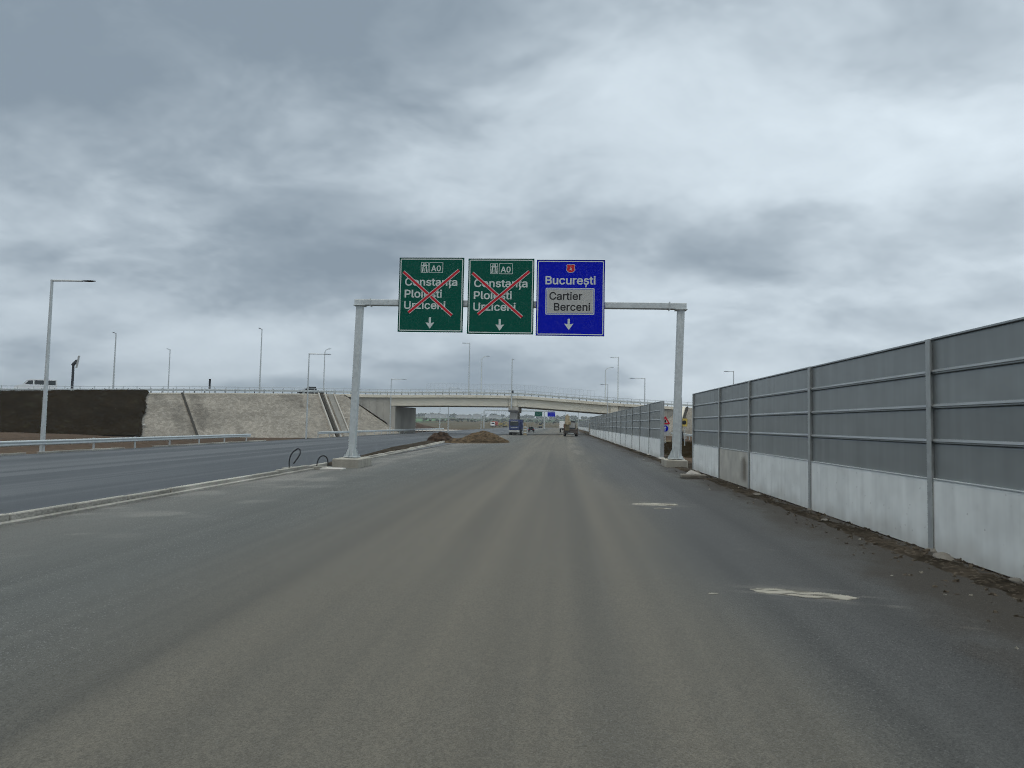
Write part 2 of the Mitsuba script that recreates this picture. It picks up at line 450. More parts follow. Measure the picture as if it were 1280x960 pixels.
def rock(r, seed, flat=0.6):
    m = trimesh.creation.icosphere(2, 1.0)
    g = np.random.default_rng(seed)
    dirs = g.normal(size=(9, 3)); dirs /= np.linalg.norm(dirs, axis=1, keepdims=True)
    V = m.vertices.copy()
    for q in dirs:
        h = g.uniform(0.55, 0.85)
        over = np.maximum(V @ q - h, 0)
        V -= over[:, None] * q
    V *= 1 + 0.15 * (meshkit.fbm(V * 2.2 + seed, 3, seed)[:, None] - 0.5)
    m.vertices = V * np.asarray(r) * [1, 1, flat]
    return m


# ------------------------------------------------------------------ ground
def terrain(x, y):
    z = G(x) - 0.09
    left = np.clip((-31.0 - x) / 6.0, 0, 1) * np.clip((y - 5) / 20, 0, 1) * (1 - np.clip((y - 150) / 60, 0, 1))
    rise = np.exp(-(((x + 62) / 16) ** 2 + ((y - 66) / 20) ** 2))
    z = z - 0.85 * left + left * (1.15 * rise + 0.5 * noise2(x, y, 0.14, 3))
    rgt = np.clip((x - 5.7) / 3, 0, 1) * (1 - np.clip((y - 150) / 60, 0, 1))
    z = z + rgt * (0.15 + 0.8 * noise2(x, y, 0.22, 9))
    z = z + np.clip(y - 420, 0, 1e9) * 0.0118 * np.clip((3300 - y) / 800, 0.0, 1)
    z = z + 2.5 * noise2(x, y, 0.0035, 5) * np.clip((y - 300) / 400, 0, 1)
    return z


xs = np.unique(np.concatenate([np.linspace(-5000, -400, 24), np.linspace(-400, -140, 27), np.arange(-140, -31, 1.5), [-31, -12, 5.7], np.arange(6, 40, 0.75), np.linspace(40, 300, 30), np.linspace(300, 5000, 24)]))
ys = np.unique(np.concatenate([np.linspace(-300, 0, 8), np.arange(0, 160, 1.5), np.linspace(160, 500, 40), np.linspace(500, 3500, 40), [5000.0]]))
X, Y = np.meshgrid(xs, ys, indexing='ij')
add('ground', grid(X, Y, terrain(X, Y)), 'terrain', smooth=True, kind='structure')


def sheet(xe, ye, dz):
    X, Y = np.meshgrid(np.asarray(xe, float), np.asarray(ye, float), indexing='ij')
    return grid(X, Y, G(X) + dz)


yr = np.concatenate([np.arange(-40, 60, 4), np.linspace(60, 420, 20)])
road = add('road', sheet(np.linspace(-10.98, 5.6, 14), yr, 0.0), 'asphalt', kind='structure')
add('side_road', sheet([-29.6, -20, -12.0, -11.16], yr, 0.002), 'asphalt_new', kind='structure')
# gravel and fields beyond the overpass
X, Y = np.meshgrid(np.linspace(-300, -30, 20), np.linspace(182, 212, 8), indexing='ij')
add('gravel_path', grid(X, Y, terrain(X, Y) + 0.05), 'gravel', kind='structure')
X, Y = np.meshgrid(np.linspace(-520, -130, 40), np.linspace(480, 930, 40), indexing='ij')
add('field', grid(X, Y, terrain(X, Y) + 0.15), 'field_green', smooth=True, kind='structure')

# earth shoulder between the asphalt and the noise barrier
xe = np.concatenate([np.linspace(3.4, 5.75, 46), np.linspace(5.85, 8.0, 14)])
ye = np.concatenate([np.arange(-4, 30, 0.09), np.arange(30, 60, 0.25), np.arange(60, 190, 0.8)])
X, Y = np.meshgrid(xe, ye, indexing='ij')
def shoulder_edge(y):
    return 4.55 - 0.85 * np.exp(-np.maximum(y - 4, 0) / 5.0)


def shoulder_h(x, y):
    e = shoulder_edge(y)
    t = np.clip((x - e) / (5.65 - e), 0, 1)
    return G(x) - 0.028 + 0.030 * t ** 1.3 - 0.035 * np.clip((x - 5.5) / 0.2, 0, 1), t


Z, t = shoulder_h(X, Y)
Z = Z + 0.016 * 2 * noise2(X, Y, 1.6, 12, 4) + t * (0.08 * noise2(X, Y, 2.4, 2, 4) + 0.07 * noise2(X, Y, 8, 6, 4))
Z = Z + 0.03 * np.exp(-((X - 5.25) / 0.2) ** 2) - 0.03 * np.exp(-((X - shoulder_edge(Y) + 0.35) / 0.2) ** 2)
add('earth_shoulder', grid(X, Y, Z), 'soil', smooth=True, kind='structure')


def shoulder_z(x, y):
    return float(shoulder_h(x, y)[0])


# clods and pebbles on the shoulder (not countable)
C = []
for k in range(5200):
    y = 4 + 50 * rng.random() ** 2.2
    x = float(shoulder_edge(y)) + (5.7 - float(shoulder_edge(y))) * rng.random() ** 0.55
    r = 0.005 + 0.026 * rng.random() ** 4
    m = trimesh.creation.icosphere(0 if r < 0.014 else 1, 1.0)
    m.vertices *= (r * rng.uniform(0.7, 1.4, 3)) * (1 + 0.3 * rng.normal(size=(len(m.vertices), 1)))
    m.apply_translation((x, y, shoulder_z(x, y) + 0.35 * r))
    C.append(m)
add('loose_clods', join(C), 'soil_clod', label='loose dark clods strewn over the earth shoulder below the noise barrier', category='soil', kind='stuff')
C = []
for k in range(300):
    y = 2 + 50 * rng.random() ** 1.6
    x = float(shoulder_edge(y)) - 0.1 + 1.2 * rng.random()
    r = 0.005 + 0.024 * rng.random() ** 4
    m = trimesh.creation.icosphere(1, 1.0)
    m.vertices *= (r * rng.uniform(0.7, 1.4, 3)) * (1 + 0.25 * rng.normal(size=(len(m.vertices), 1)))
    m.apply_translation((x, y, shoulder_z(x, y) + 0.5 * r))
    C.append(m)
add('pale_pebbles', join(C), 'mortar', label='pale pebbles and mortar crumbs scattered on the earth shoulder', category='pebbles', kind='stuff')


# dried mortar patches on the asphalt (they belong to the road)
def patch(name, cx, cy, lx, ly, rot, seed, thr=0.5, **lab):
    """ragged smear: the part of an elongated blob where a streaky noise is high"""
    nx, ny = 84, 34
    u, v = np.meshgrid(np.linspace(-1.15, 1.15, nx), np.linspace(-1.2, 1.2, ny), indexing='ij')
    f = meshkit.fbm(np.stack([u * lx * 3.2, v * ly * 9.0, 0 * u + seed], -1), 4, seed)
    body = np.clip(1.25 - np.abs(u) ** 3.5 - np.abs(v + 0.35 * (meshkit.fbm(np.stack([u * 2.5, 0 * u, 0 * u + seed + 3], -1), 3, seed) - 0.5)) ** 2.4, 0, 1)
    on = (0.62 * body + 0.75 * (f - 0.5)) > thr * 0.72
    du, dv = lx / 2 * 2.3 / (nx - 1), ly / 2 * 2.4 / (ny - 1)
    from shapely import union_all
    from shapely import box as sbox
    I, J = np.nonzero(on)
    poly = union_all(sbox(u[I, J] * lx / 2 - du * .51, v[I, J] * ly / 2 - dv * .51, u[I, J] * lx / 2 + du * .51, v[I, J] * ly / 2 + dv * .51))
    e = min(du, dv)
    poly = poly.buffer(e * .8).buffer(-e * .8).simplify(e * 0.5)
    poly = affinity.translate(affinity.rotate(poly, rot, origin=(0, 0)), cx, cy)
    ms = [extrude_z(q, 0, 0.005) for q in getattr(poly, 'geoms', [poly]) if q.area > 2e-4]
    m = join(ms)
    m.vertices[:, 2] += G(m.vertices[:, 0])
    return add(name, m, 'mortar', road, **lab)


patch('mortar_patch', 2.80, 8.12, 1.20, 0.34, -18, 3, 0.56, label='pale dried mortar strip on the asphalt near the barrier')
patch('mortar_patch', 2.32, 16.9, 1.20, 0.60, -12, 8, 0.58)
patch('mortar_patch', 2.40, 16.05, 0.45, 0.22, -6, 11, 0.6)
patch('mortar_patch', 1.78, 8.08, 0.11, 0.055, 5, 14, 0.35)

# ------------------------------------------------------------------ kerb between the two carriageways
kerb = 'kerb'
labels[kerb] = {'kind': 'structure', 'label': 'worn concrete kerb between the two carriageways'}


def kerb_x(y):
    return -11.0 - max(0.0, (y - 36.0)) * 0.030 - 0.0009 * max(0.0, y - 36) ** 2 * 0.5


y = 3.0
k = 0
while y < 76:
    L = [1.9, 2.4, 2.8, 3.2][int(rng.integers(4))] if k else 2.2
    if 30.2 < y < 33.8:
        y = 33.8
    L = min(L, 30.2 - y) if y < 30.2 else L
    gap = 0.03
    y0, y1 = y + gap / 2, y + L - gap / 2
    a, b = kerb_x(y0), kerb_x(y1)
    if y1 - y0 > 0.3:
        dz = rng.normal(0, 0.014); dx = rng.normal(0, 0.012)
        m = box(-0.17, 0.0, 0, 1, 0, 0.215, 0.02)
        V = m.vertices.copy()
        V[:, 1] = np.where(V[:, 1] > 0.5, y1 - (1 - V[:, 1]) * 1.0, y0 + V[:, 1])
        s = (V[:, 1] - y0) / (y1 - y0)
        V[:, 0] += a + (b - a) * s + dx
        V[:, 2] += -0.445 + dz + (0.0 if y < 34 else -0.05)
        m.vertices = V
        add('kerb_stone', m, 'kerb_concrete', kerb)
    y += L
    k += 1
ys_ = np.arange(3.0, 76, 1.0)
pth = np.array([(kerb_x(v), v, -0.42) for v in ys_])
nn = np.tile([1.0, 0, 0], (len(pth), 1))
pth[:, 2] += 0.015 * noise2(pth[:, 0], pth[:, 1], 0.5, 4)
cut = pth[:, 1] < 30.3
for sel in (cut, pth[:, 1] > 33.9):
    add('kerb_base', loft(pth[sel], nn[sel], [(0.02, -0.05), (0.02, 0.075), (0.10, 0.085), (0.145, 0.06), (0.15, -0.05)]), 'kerb_concrete', kerb)

# earth strip behind the kerb where the median opens
ye = np.arange(28.5, 84, 0.4)
xo = np.linspace(0, 1, 14)
Yg, S = np.meshgrid(ye, xo, indexing='ij')
w = 0.3 + 2.4 * np.clip((Yg - 29) / 30, 0, 1)
kx = np.vectorize(kerb_x)(Yg) - 0.15
Xg = kx - w * S
Zg = -0.46 + 0.13 * np.sin(np.pi * np.clip(S * 1.02, 0, 1)) + 0.16 * noise2(Xg, Yg, 1.2, 8) * np.sin(np.pi * S)
add('median_strip', grid(Xg, Yg, Zg), 'soil', smooth=True, kind='structure')

# ------------------------------------------------------------------ sign gantry
gantry = thing('sign_gantry', 'galvanised portal gantry spanning the road with two green signs and a blue one', 'gantry')


def gantry_leg(x, zf, ztop, lean, fx0, fx1, fy0, fy1, seed):
    base = zf
    foot = box(fx0, fx1, fy0, fy1, -0.75, zf, 0.03).subdivide().subdivide().subdivide()
    foot.vertices += 0.02 * (meshkit.fbm(foot.vertices * 3 + seed, 3, seed)[:, None] - 0.5)
    add('footing', foot, 'footing_concrete', gantry, smooth=35)
    plate = add('base_plate', box(x - 0.32, x + 0.32, 31.68, 32.32, base + 0.03, base + 0.065, 0.006), 'galvanised', gantry)
    # collar of gussets and anchor bolts round the foot
    for gx, gy in ((-0.27, -0.27), (0, -0.28), (0.27, -0.27), (-0.28, 0), (0.28, 0), (-0.27, 0.27), (0, 0.28), (0.27, 0.27)):
        add('anchor_bolt', join(tube([(x + gx, 32 + gy, base - 0.05), (x + gx, 32 + gy, base + 0.17)], 0.017, 8),
                                tube([(x + gx, 32 + gy, base + 0.067), (x + gx, 32 + gy, base + 0.105)], 0.033, 6)), 'galvanised', plate)
    for gx, gy in ((1, 0), (-1, 0), (0, 1), (0, -1)):
        for o in (-0.1, 0.1):
            if gx:
                pr = [(gx * 0.155, 0), (gx * 0.30, 0), (gx * 0.30, 0.05), (gx * 0.185, 0.34), (gx * 0.155, 0.34)]
                m = extrude_y([(x + a, base + 0.066 + b) for a, b in pr], 32 + o - 0.008, 32 + o + 0.008)
            else:
                pr = [(gy * 0.155, 0), (gy * 0.30, 0), (gy * 0.30, 0.05), (gy * 0.185, 0.34), (gy * 0.155, 0.34)]
                m = extrude_x([(32 + a, base + 0.066 + b) for a, b in pr], x + o - 0.008, x + o + 0.008)
            add('gusset', m, 'galvanised', plate)
    top = x + lean
    r, c = 0.160, 0.035
    prof = Polygon([(-r, -r), (r, -r), (r, r), (-r, r)]).buffer(-c).buffer(c, quad_segs=3)
    pm = trimesh.creation.extrude_polygon(prof, 1.0, engine='earcut').subdivide()
    V = pm.vertices.copy()
    s = V[:, 2].copy()
    V[:, 0] += x + lean * s
    V[:, 1] += 32
    V[:, 2] = base + 0.066 + s * (ztop - base - 0.066)
    pm.vertices = V
    post = add('post', pm, 'galvanised', gantry, smooth=35)
    for zz in (1.0, 1.9, 2.5, 3.6, 4.4):
        xx = x + lean * zz / (ztop - base)
        add('weld_seam', box(xx - r - 0.004, xx + r + 0.004, 32 - r - 0.004, 32 + r + 0.004, base + zz, base + zz + 0.02), 'galvanised', post)
    add('flange', box(top - 0.27, top + 0.27, 31.73, 32.27, ztop + 0.001, ztop + 0.03, 0.004), 'galvanised', gantry)
    return top


LX = gantry_leg(-9.86, 0.02, 7.30, 0.16, -10.45, -9.20, 30.9, 33.1, 2)
RX = gantry_leg(5.32, 0.30, 7.22, 0.20, 4.80, 5.76, 31.3, 32.9, 5)
rb = box(-0.16, 0.16, 0, 1, -0.15, 0.15, 0.03)


def beam_piece(x0, z0, x1, z1):
    m = trimesh.creation.extrude_polygon(Polygon([(-.16, -.145), (.16, -.145), (.16, .145), (-.16, .145)]).buffer(-.03).buffer(.03, quad_segs=3), 1.0, engine='earcut')
    V = m.vertices.copy()
    s = V[:, 2].copy()
    m.vertices = np.stack([x0 + (x1 - x0) * s, 32 + V[:, 0], z0 + (z1 - z0) * s + V[:, 1]], 1)
    return m


zl, zr = 7.48, 7.40
zb = lambda x: zl + (zr - zl) * (x - LX) / (RX - LX)
add('beam', beam_piece(LX + 0.55, zb(LX + 0.55), RX - 0.55, zb(RX - 0.55)), 'galvanised', gantry, smooth=35)
for sx, e in ((1, LX), (-1, RX)):
    add('corner_piece', beam_piece(e - sx * 0.24, zb(e), e + sx * 0.52, zb(e + sx * .5)), 'galvanised', gantry, smooth=35)
    a = e + sx * 0.52
    add('beam_flange', box(min(a, a + sx * .03), max(a, a + sx * .03), 31.80, 32.20, zb(a) - 0.19, zb(a) + 0.19), 'galvanised', gantry)


# ------------------------------------------------------------------ direction signs
YF = 31.70          # face of the sign panels


def face(poly, z, x0, ztop, proud):
    """a polygon in sign coordinates (metres right and down from the panel's top left corner) as a thin plate on the face"""
    ms = []
    for q in getattr(poly, 'geoms', [poly]):
        if q.area > 1e-6:
            m = trimesh.creation.extrude_polygon(q, 0.003, engine='earcut')
            V = m.vertices
            m.vertices = np.stack([x0 + V[:, 0], YF - proud + 0.003 - V[:, 2] - 0.0, ztop - V[:, 1]], 1)
            trimesh.repair.fix_normals(m)
            ms.append(m)
    return join(ms)


def words(text, x0, x1, base, cap, sx, zt, proud, bold=True):
    m = meshkit.text_mesh(text, cap, 0.003, bold)
    V = m.vertices.copy()
    lo, hi = V[:, 0].min(), V[:, 0].max()
    V[:, 0] = x0 + (V[:, 0] - lo) * (x1 - x0) / (hi - lo)
    m.vertices = np.stack([sx + V[:, 0], YF - proud + 0.003 - V[:, 2], zt - base + V[:, 1]], 1)
    return m


def rrect(x0, y0, x1, y1, r=0.04):
    return Polygon([(x0, y0), (x1, y0), (x1, y1), (x0, y1)]).buffer(-r).buffer(r, quad_segs=4)


def ring(x0, y0, x1, y1, w, r=0.04):
    return rrect(x0, y0, x1, y1, r).difference(rrect(x0 + w, y0 + w, x1 - w, y1 - w, max(r - w, 0.005)))


def arrow(cx, y0, y1, hw):
    s = 0.052
    return Polygon([(cx - s, y0), (cx + s, y0), (cx + s, y1 - 0.27), (cx + hw, y1 - 0.30), (cx + 0.0, y1), (cx - hw, y1 - 0.30), (cx - s, y1 - 0.27)])


def sign(x0, x1, zt, zb_, paint, label, group):
    s = thing('direction_sign', label, 'road sign', group)
    add('panel', box(x0 + .012, x1 - .012, YF, YF + 0.025, zb_ + .012, zt - .012), paint, s)
    W, Hh = x1 - x0, zt - zb_
    fr = []
    for a in ((x0, x0 + .012, zb_, zt), (x1 - .012, x1, zb_, zt), (x0 + .012, x1 - .012, zb_, zb_ + .012), (x0 + .012, x1 - .012, zt - .012, zt)):
        fr.append(box(a[0], a[1], YF - 0.014, YF + 0.055, a[2], a[3]))
    add('frame', join(fr), 'dark_steel', s)
    add('border_line', face(ring(0.05, 0.05, W - 0.05, Hh - 0.05, 0.045, 0.07), 0, x0, zt, 0.004), 'sign_white', s)
    for fy in (0.12, 0.5, 0.88):
        zz = zt - fy * Hh
        add('stiffener', box(x0 + .03, x1 - .03, YF + 0.0255, YF + 0.075, zz - 0.04, zz + 0.04), 'galvanised', s)
    for fx in (0.22, 0.78):
        xx = x0 + fx * W
        add('bracket', join(box(xx - .05, xx + .05, YF + 0.076, YF + 0.138, zb_ + .12, zt - .12)), 'galvanised', s)
    return s


def green_sign(x0, x1, zt, zb_, label):
    s = sign(x0, x1, zt, zb_, 'sign_green', label, 'crossed out green direction signs')
    k = (x1 - x0) / 715.0
    q = lambda a: a * k
    f = lambda poly, p: face(poly, 0, x0, zt, p)
    rd = [ring(q(238), q(50), q(322), q(168), 0.024, 0.03)]
    for a, b in ((258, 246), (302, 314)):       # the two carriageways of the motorway emblem
        rd.append(Polygon([(q(a + (5 if a < 280 else -15)), q(62)), (q(a + (15 if a < 280 else -5)), q(62)), (q(b + (18 if a < 280 else -2)), q(156)), (q(b + (2 if a < 280 else -18)), q(156))]))
    rd.append(Polygon([(q(246), q(84)), (q(314), q(84)), (q(314), q(92)), (q(246), q(92))]))
    rd.append(Polygon([(q(277), q(60)), (q(283), q(60)), (q(283), q(104)), (q(277), q(104))]))
    rd.append(Polygon([(q(277), q(118)), (q(283), q(118)), (q(283), q(158)), (q(277), q(158))]))
    m = [f(rd[0], 0.004)]
    body = rd[1]
    for r in rd[2:]:
        body = body.union(r)
    m.append(f(body, 0.004))
    add('motorway_emblem', join(m), 'sign_white', s)
    add('road_number_frame', f(ring(q(332), q(52), q(484), q(168), 0.024, 0.03), .004), 'sign_white', s)
    add('road_number', words('A0', q(352), q(460), q(148), q(60), x0, zt, .004), 'sign_white', s)
    add('lettering', words('Constanța', q(66), q(645), q(308), q(80), x0, zt, .004), 'sign_white', s)
    add('lettering', words('Ploiești', q(66), q(478), q(440), q(82), x0, zt, .004), 'sign_white', s)
    add('lettering', words('Urziceni', q(63), q(520), q(566), q(82), x0, zt, .004), 'sign_white', s)
    add('down_arrow', f(arrow(q(354), q(658), q(784), q(48)), .004), 'sign_white', s)
    for nm, (a, b), p in (('cross_bar', ((46, 158), (592, 636)), 0.012), ('cross_bar', ((662, 138), (115, 608)), 0.020)):
        ln = LineString([(q(a[0]), q(a[1])), (q(b[0]), q(b[1]))])
        cb = add(nm, f(ln.buffer(0.080, cap_style=2), p), 'sign_white', s)
        add('red_tape', f(ln.buffer(0.055, cap_style=2), p + 0.0045), 'sign_red', cb)
    return s


green_sign(-7.76, -4.66, 9.60, 6.04, 'left green motorway sign crossed out with a red X on the gantry')
green_sign(-4.45, -1.33, 9.56, 5.98, 'green motorway sign crossed out with a red X, in the middle of the gantry')

bx0, bx1, bzt, bzb = -1.21, 1.97, 9.51, 5.93
s = sign(bx0, bx1, bzt, bzb, 'sign_blue', 'blue direction sign with white inset board, rightmost on the gantry', None)
k = (bx1 - bx0) / 460.0
q = lambda a: a * k
f = lambda poly, p: face(poly, 0, bx0, bzt, p)
sh = Polygon([(q(204), q(36)), (q(214), q(32)), (q(230), q(36)), (q(246), q(32)), (q(256), q(36)), (q(254), q(52)), (q(257), q(70)), (q(248), q(80)), (q(230), q(86)), (q(212), q(80)), (q(203), q(70)), (q(206), q(52))])
e = add('road_shield', f(sh.buffer(0.022), .004), 'sign_white', s)
add('shield_face', f(sh, .0085), 'sign_red', e)
add('road_number', words('4', q(223), q(237), q(73), q(26), bx0, bzt, .013), 'sign_white', e)
add('lettering', words('București', q(60), q(398), q(166), q(54), bx0, bzt, .004), 'sign_white', s)
e = add('inset_board', f(rrect(q(62), q(192), q(392), q(374), 0.06), .004), 'sign_white', s)
add('inset_line', f(ring(q(68), q(198), q(386), q(368), 0.022, 0.05), .0085), 'sign_blue', e)
add('inset_face', f(rrect(q(74), q(204), q(380), q(362), 0.04), .0085), 'sign_grey', e)
add('lettering', words('Cartier', q(88), q(310), q(272), q(50), bx0, bzt, .013), 'sign_black', e)
add('lettering', words('Berceni', q(120), q(364), q(346), q(50), bx0, bzt, .013), 'sign_black', e)
add('down_arrow', f(arrow(q(222), q(402), q(478), q(31)), .004), 'sign_white', s)

# ------------------------------------------------------------------ noise barrier
CH = 1.07
PH = 0.53
panel_prof = [(-0.045, 0.0), (0.055, 0.0), (0.055, PH), (-0.02, PH), (-0.038, PH - 0.012), (-0.045, PH - 0.03)]
ridge_prof = [(-0.0455, 0.004), (-0.0455, 0.070), (-0.056, 0.064), (-0.080, 0.040), (-0.084, 0.032), (-0.080, 0.024), (-0.066, 0.020), (-0.066, 0.008), (-0.058, 0.004)]
hp = Polygon([(-.10, -.062), (-.087, -.062), (-.087, -.006), (.087, -.006), (.087, -.062), (.10, -.062), (.10, .062), (.087, .062), (.087, .006), (-.087, .006), (-.087, .062), (-.10, .062)])
hpost = mikit.ply(extrude_z(hp, -0.25, 3.24), 'galvanised_dull')


def barrier(x, posts, label, group=None, feet=True, seed=0):
    b = thing('noise_barrier', label, 'noise barrier', group)
    g = np.random.default_rng(seed)
    for y in posts:
        pk = again('post', hpost, b, T().translate([x, float(y), 0.0]))
        if feet:
            m = rock((0.11, 0.13, 0.09) if y < 35 else (0.22, 0.24, 0.17), int(g.integers(1e6)), 0.7)
            m.apply_translation((x - 0.05, y, -0.02))
            add('footing', m, 'rubble' if y < 35 else 'mortar_pale', pk, smooth=40)
    for a, c in zip(posts[:-1], posts[1:]):
        y0, y1 = a + 0.013, c - 0.013
        dz = g.normal(0, 0.006)
        add('concrete_panel', box(x - .068, x + .068, y0, y1, -0.02 + dz, CH + dz, 0.008), 'barrier_concrete', b)
        add('sill_trim', box(x - .080, x + .06, y0, y1, CH + dz + .001, CH + dz + 0.022, 0.004), 'galvanised', b)
        for r in range(4):
            zz = CH + 0.024 + r * (PH + 0.002) + dz
            m = extrude_y([(x + u + 0.012, zz + v) for u, v in panel_prof], y0, y1)
            pk = add('metal_panel', m, 'barrier_metal', b)
            if r:
                add('edge_ridge', extrude_y([(x + u + 0.012, zz + v) for u, v in ridge_prof], y0, y1), 'barrier_trim', pk)
        zz = CH + 0.024 + 4 * (PH + 0.002) + dz
        add('top_cap', box(x - .055, x + .075, y0, y1, zz, zz + 0.03, 0.004), 'barrier_trim', b)
    return b


barrier(5.78, [1.0, 6.0, 11.0, 16.1, 21.15, 25.05, 29.9], 'near run of grey noise barrier beside the road, right of the gantry', feet=True, seed=1)
barrier(5.78, list(39.3 + 5.2 * np.arange(19)), 'long noise barrier running from the gantry towards the overpass', seed=2)
barrier(7.9, list(190 + 5.5 * np.arange(20)), 'distant dark noise barrier running on beyond the overpass', feet=False, seed=3)
lone = thing('steel_post', 'lone galvanised steel post standing behind the right gantry leg', 'post')
again('shaft', hpost, lone, T().translate([6.13, 35.5, 0.05]) @ T().rotate([0, 0, 1], 90))
m = rock((0.25, 0.25, 0.2), 77); m.apply_translation((6.13, 35.5, 0.0))
add('footing', m, 'mortar', lone)

# debris near the gantry foot
m = box(4.35, 5.25, 24.9, 25.35, -0.02, 0.10, 0.02).subdivide().subdivide().subdivide()
m.vertices += 0.05 * (meshkit.fbm(m.vertices * 3.3, 3, 4)[:, None] - 0.5)
add('concrete_slab', m, 'rubble', smooth=35, label='flat broken concrete slab lying on the earth before the right gantry leg', category='rubble')
for i, (x, y, r, lab) in enumerate([(5.05, 26.6, (0.36, 0.25, 0.3), 'white rock heap beside the broken slab at the gantry gap'),
                                    (5.42, 27.6, (0.16, 0.2, 0.16), 'small white rock against the end of the near barrier'),
                                    (5.50, 10.3, (0.11, 0.20, 0.12), 'jagged grey concrete chunk at the foot of the nearest visible barrier post'),
                                    (5.58, 8.85, (0.08, 0.12, 0.08), 'grey concrete chunk on the dark earth at the right picture edge'),
                                    (5.40, 19.2, (0.12, 0.16, 0.09), 'whitish stone on the earth before the rust stained panel'),
                                    (5.30, 14.2, (0.07, 0.10, 0.06), 'small pale stone on the earth below the second visible barrier post')]):
    m = rock(r, 100 + i)
    m.apply_translation((x, y, shoulder_z(x, y) + 0.02))
    add('concrete_chunk', m, 'mortar_pale' if i < 1 else 'rubble', label=lab, category='rubble')
m = box(5.45, 6.0, 33.3, 33.9, -0.1, 0.28, 0.03)
add('concrete_block', m, 'concrete', label='rough concrete block behind the right gantry footing', category='block')

# ------------------------------------------------------------------ cable pits on the median
for i, (x, y, pts, lab, lab2) in enumerate([
        (-11.75, 29.75, [(-11.95, 29.7, -0.5), (-11.98, 29.7, -0.1), (-11.9, 29.68, 0.22), (-11.7, 29.62, 0.42), (-11.55, 29.56, 0.50), (-11.43, 29.5, 0.45), (-11.42, 29.5, 0.30), (-11.52, 29.5, 0.1), (-11.65, 29.5, -0.08), (-11.7, 29.5, -0.16)],
         'tall black cable loop sticking out of the left pit on the median', 'open concrete cable pit under the tall cable loop'),
        (-10.62, 30.05, [(-10.88, 30.1, -0.5), (-10.86, 30.1, -0.2), (-10.80, 30.1, 0.02), (-10.70, 30.1, 0.15), (-10.58, 30.1, 0.19), (-10.46, 30.1, 0.14), (-10.38, 30.1, 0.0), (-10.36, 30.1, -0.2), (-10.36, 30.1, -0.5)],
         'low black cable arch beside the left gantry footing', 'open concrete cable pit beside the left gantry footing')]):
    P = np.array(pts); P[:, 0] += 0.0
    tt = np.linspace(0, len(P) - 1, 60)
    sp = np.stack([PchipInterpolator(np.arange(len(P)), P[:, a])(tt) for a in range(3)], 1)
    pit = thing('cable_pit', lab2, 'cable pit')
    w = 0.42 if i == 0 else 0.30
    fr = []
    for a in ((x - w, x + w, y - w, y - w + 0.1), (x - w, x + w, y + w - 0.1, y + w), (x - w, x - w + 0.1, y - w + .1, y + w - .1), (x + w - 0.1, x + w, y - w + .1, y + w - .1)):
        fr.append(box(a[0], a[1], a[2], a[3], -0.6, -0.34 if i == 0 else -0.28, 0.01))
    add('rim', join(fr), 'kerb_concrete', pit)
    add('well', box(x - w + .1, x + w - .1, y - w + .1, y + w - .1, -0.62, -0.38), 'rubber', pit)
    add('cable', tube(sp, 0.026, 8), 'rubber', smooth=True, label=lab, category='cable')
m = box(-9.9, -8.9, 29.3, 29.9, -0.42, -0.31, 0.02)
m.apply_translation((-0.55, 0, 0))
add('pale_board', m, 'mortar_pale', label='pale slab lying on the ground beside the left gantry footing', category='slab')


# ------------------------------------------------------------------ soil heaps on the median
def mound(name, cx, cy, rx, ry, h, bs, seed, lab, z0=-0.45):
    a = np.linspace(-1.25, 1.25, 70)
    U, V = np.meshgrid(a, a, indexing='ij')
    r = np.sqrt(U ** 2 + V ** 2) * (1 + 0.35 * noise2(U, V, 1.6, seed))
    Z = h * np.minimum(np.clip(1 - r, 0, None) ** 0.9, 0.70 + 0.5 * noise2(U, V, 1.9, seed + 7)) * 1.22
    Z = np.where(r > 0.85, Z * 0.6, Z) - 0.06 * (r > 1)
    Z = Z * (1 + 0.9 * noise2(U, V, 2.6, seed + 1)) + 0.22 * h * noise2(U, V, 9, seed + 2, 3) * np.clip(1.1 - r, 0, 1)
    Z = np.where(r > 1.08, -0.3, Z)
    return add(name, grid(cx + rx * U, cy + ry * V, z0 + Z), bs, smooth=True, label=lab, category='soil heap')


mound('soil_heap', -13.7, 78, 1.75, 1.8, 1.25, 'mound_dark_soil', 4, 'dark brown pointed soil heap on the median, the leftmost heap')
mound('soil_heap', -8.4, 74.5, 3.2, 2.4, 1.35, 'mound_soil', 12, 'large tan soil heap on the median near the blue truck', -0.42)
mound('soil_heap', -11.3, 75, 1.5, 1.6, 0.6, 'mound_soil', 21, 'low weedy soil heap between the dark heap and the large heap')


# ------------------------------------------------------------------ guardrails beside the left carriageway
def wbeam(y0, y1, x, z):
    pr = [(0.0, 0.0), (0.02, 0.02), (0.075, 0.045), (0.08, 0.085), (0.03, 0.125), (0.0, 0.155), (0.03, 0.185), (0.08, 0.225), (0.075, 0.265), (0.02, 0.29), (0.0, 0.31),
          (-0.006, 0.31), (0.014, 0.286), (0.068, 0.262), (0.072, 0.228), (0.024, 0.19), (-0.008, 0.155), (0.024, 0.12), (0.072, 0.082), (0.068, 0.048), (0.014, 0.024), (-0.006, 0.0)]
    return extrude_y([(x + a, z + b) for a, b in pr], y0, y1)


grpost = mikit.ply(join(box(-.055, -.045, -.03, .03, -.6, .80), box(-.045, .045, -.005, .005, -.6, .80), box(.045, .055, -.03, .03, -.6, .80), box(.056, .19, -.05, .05, .50, .70)), 'galvanised')


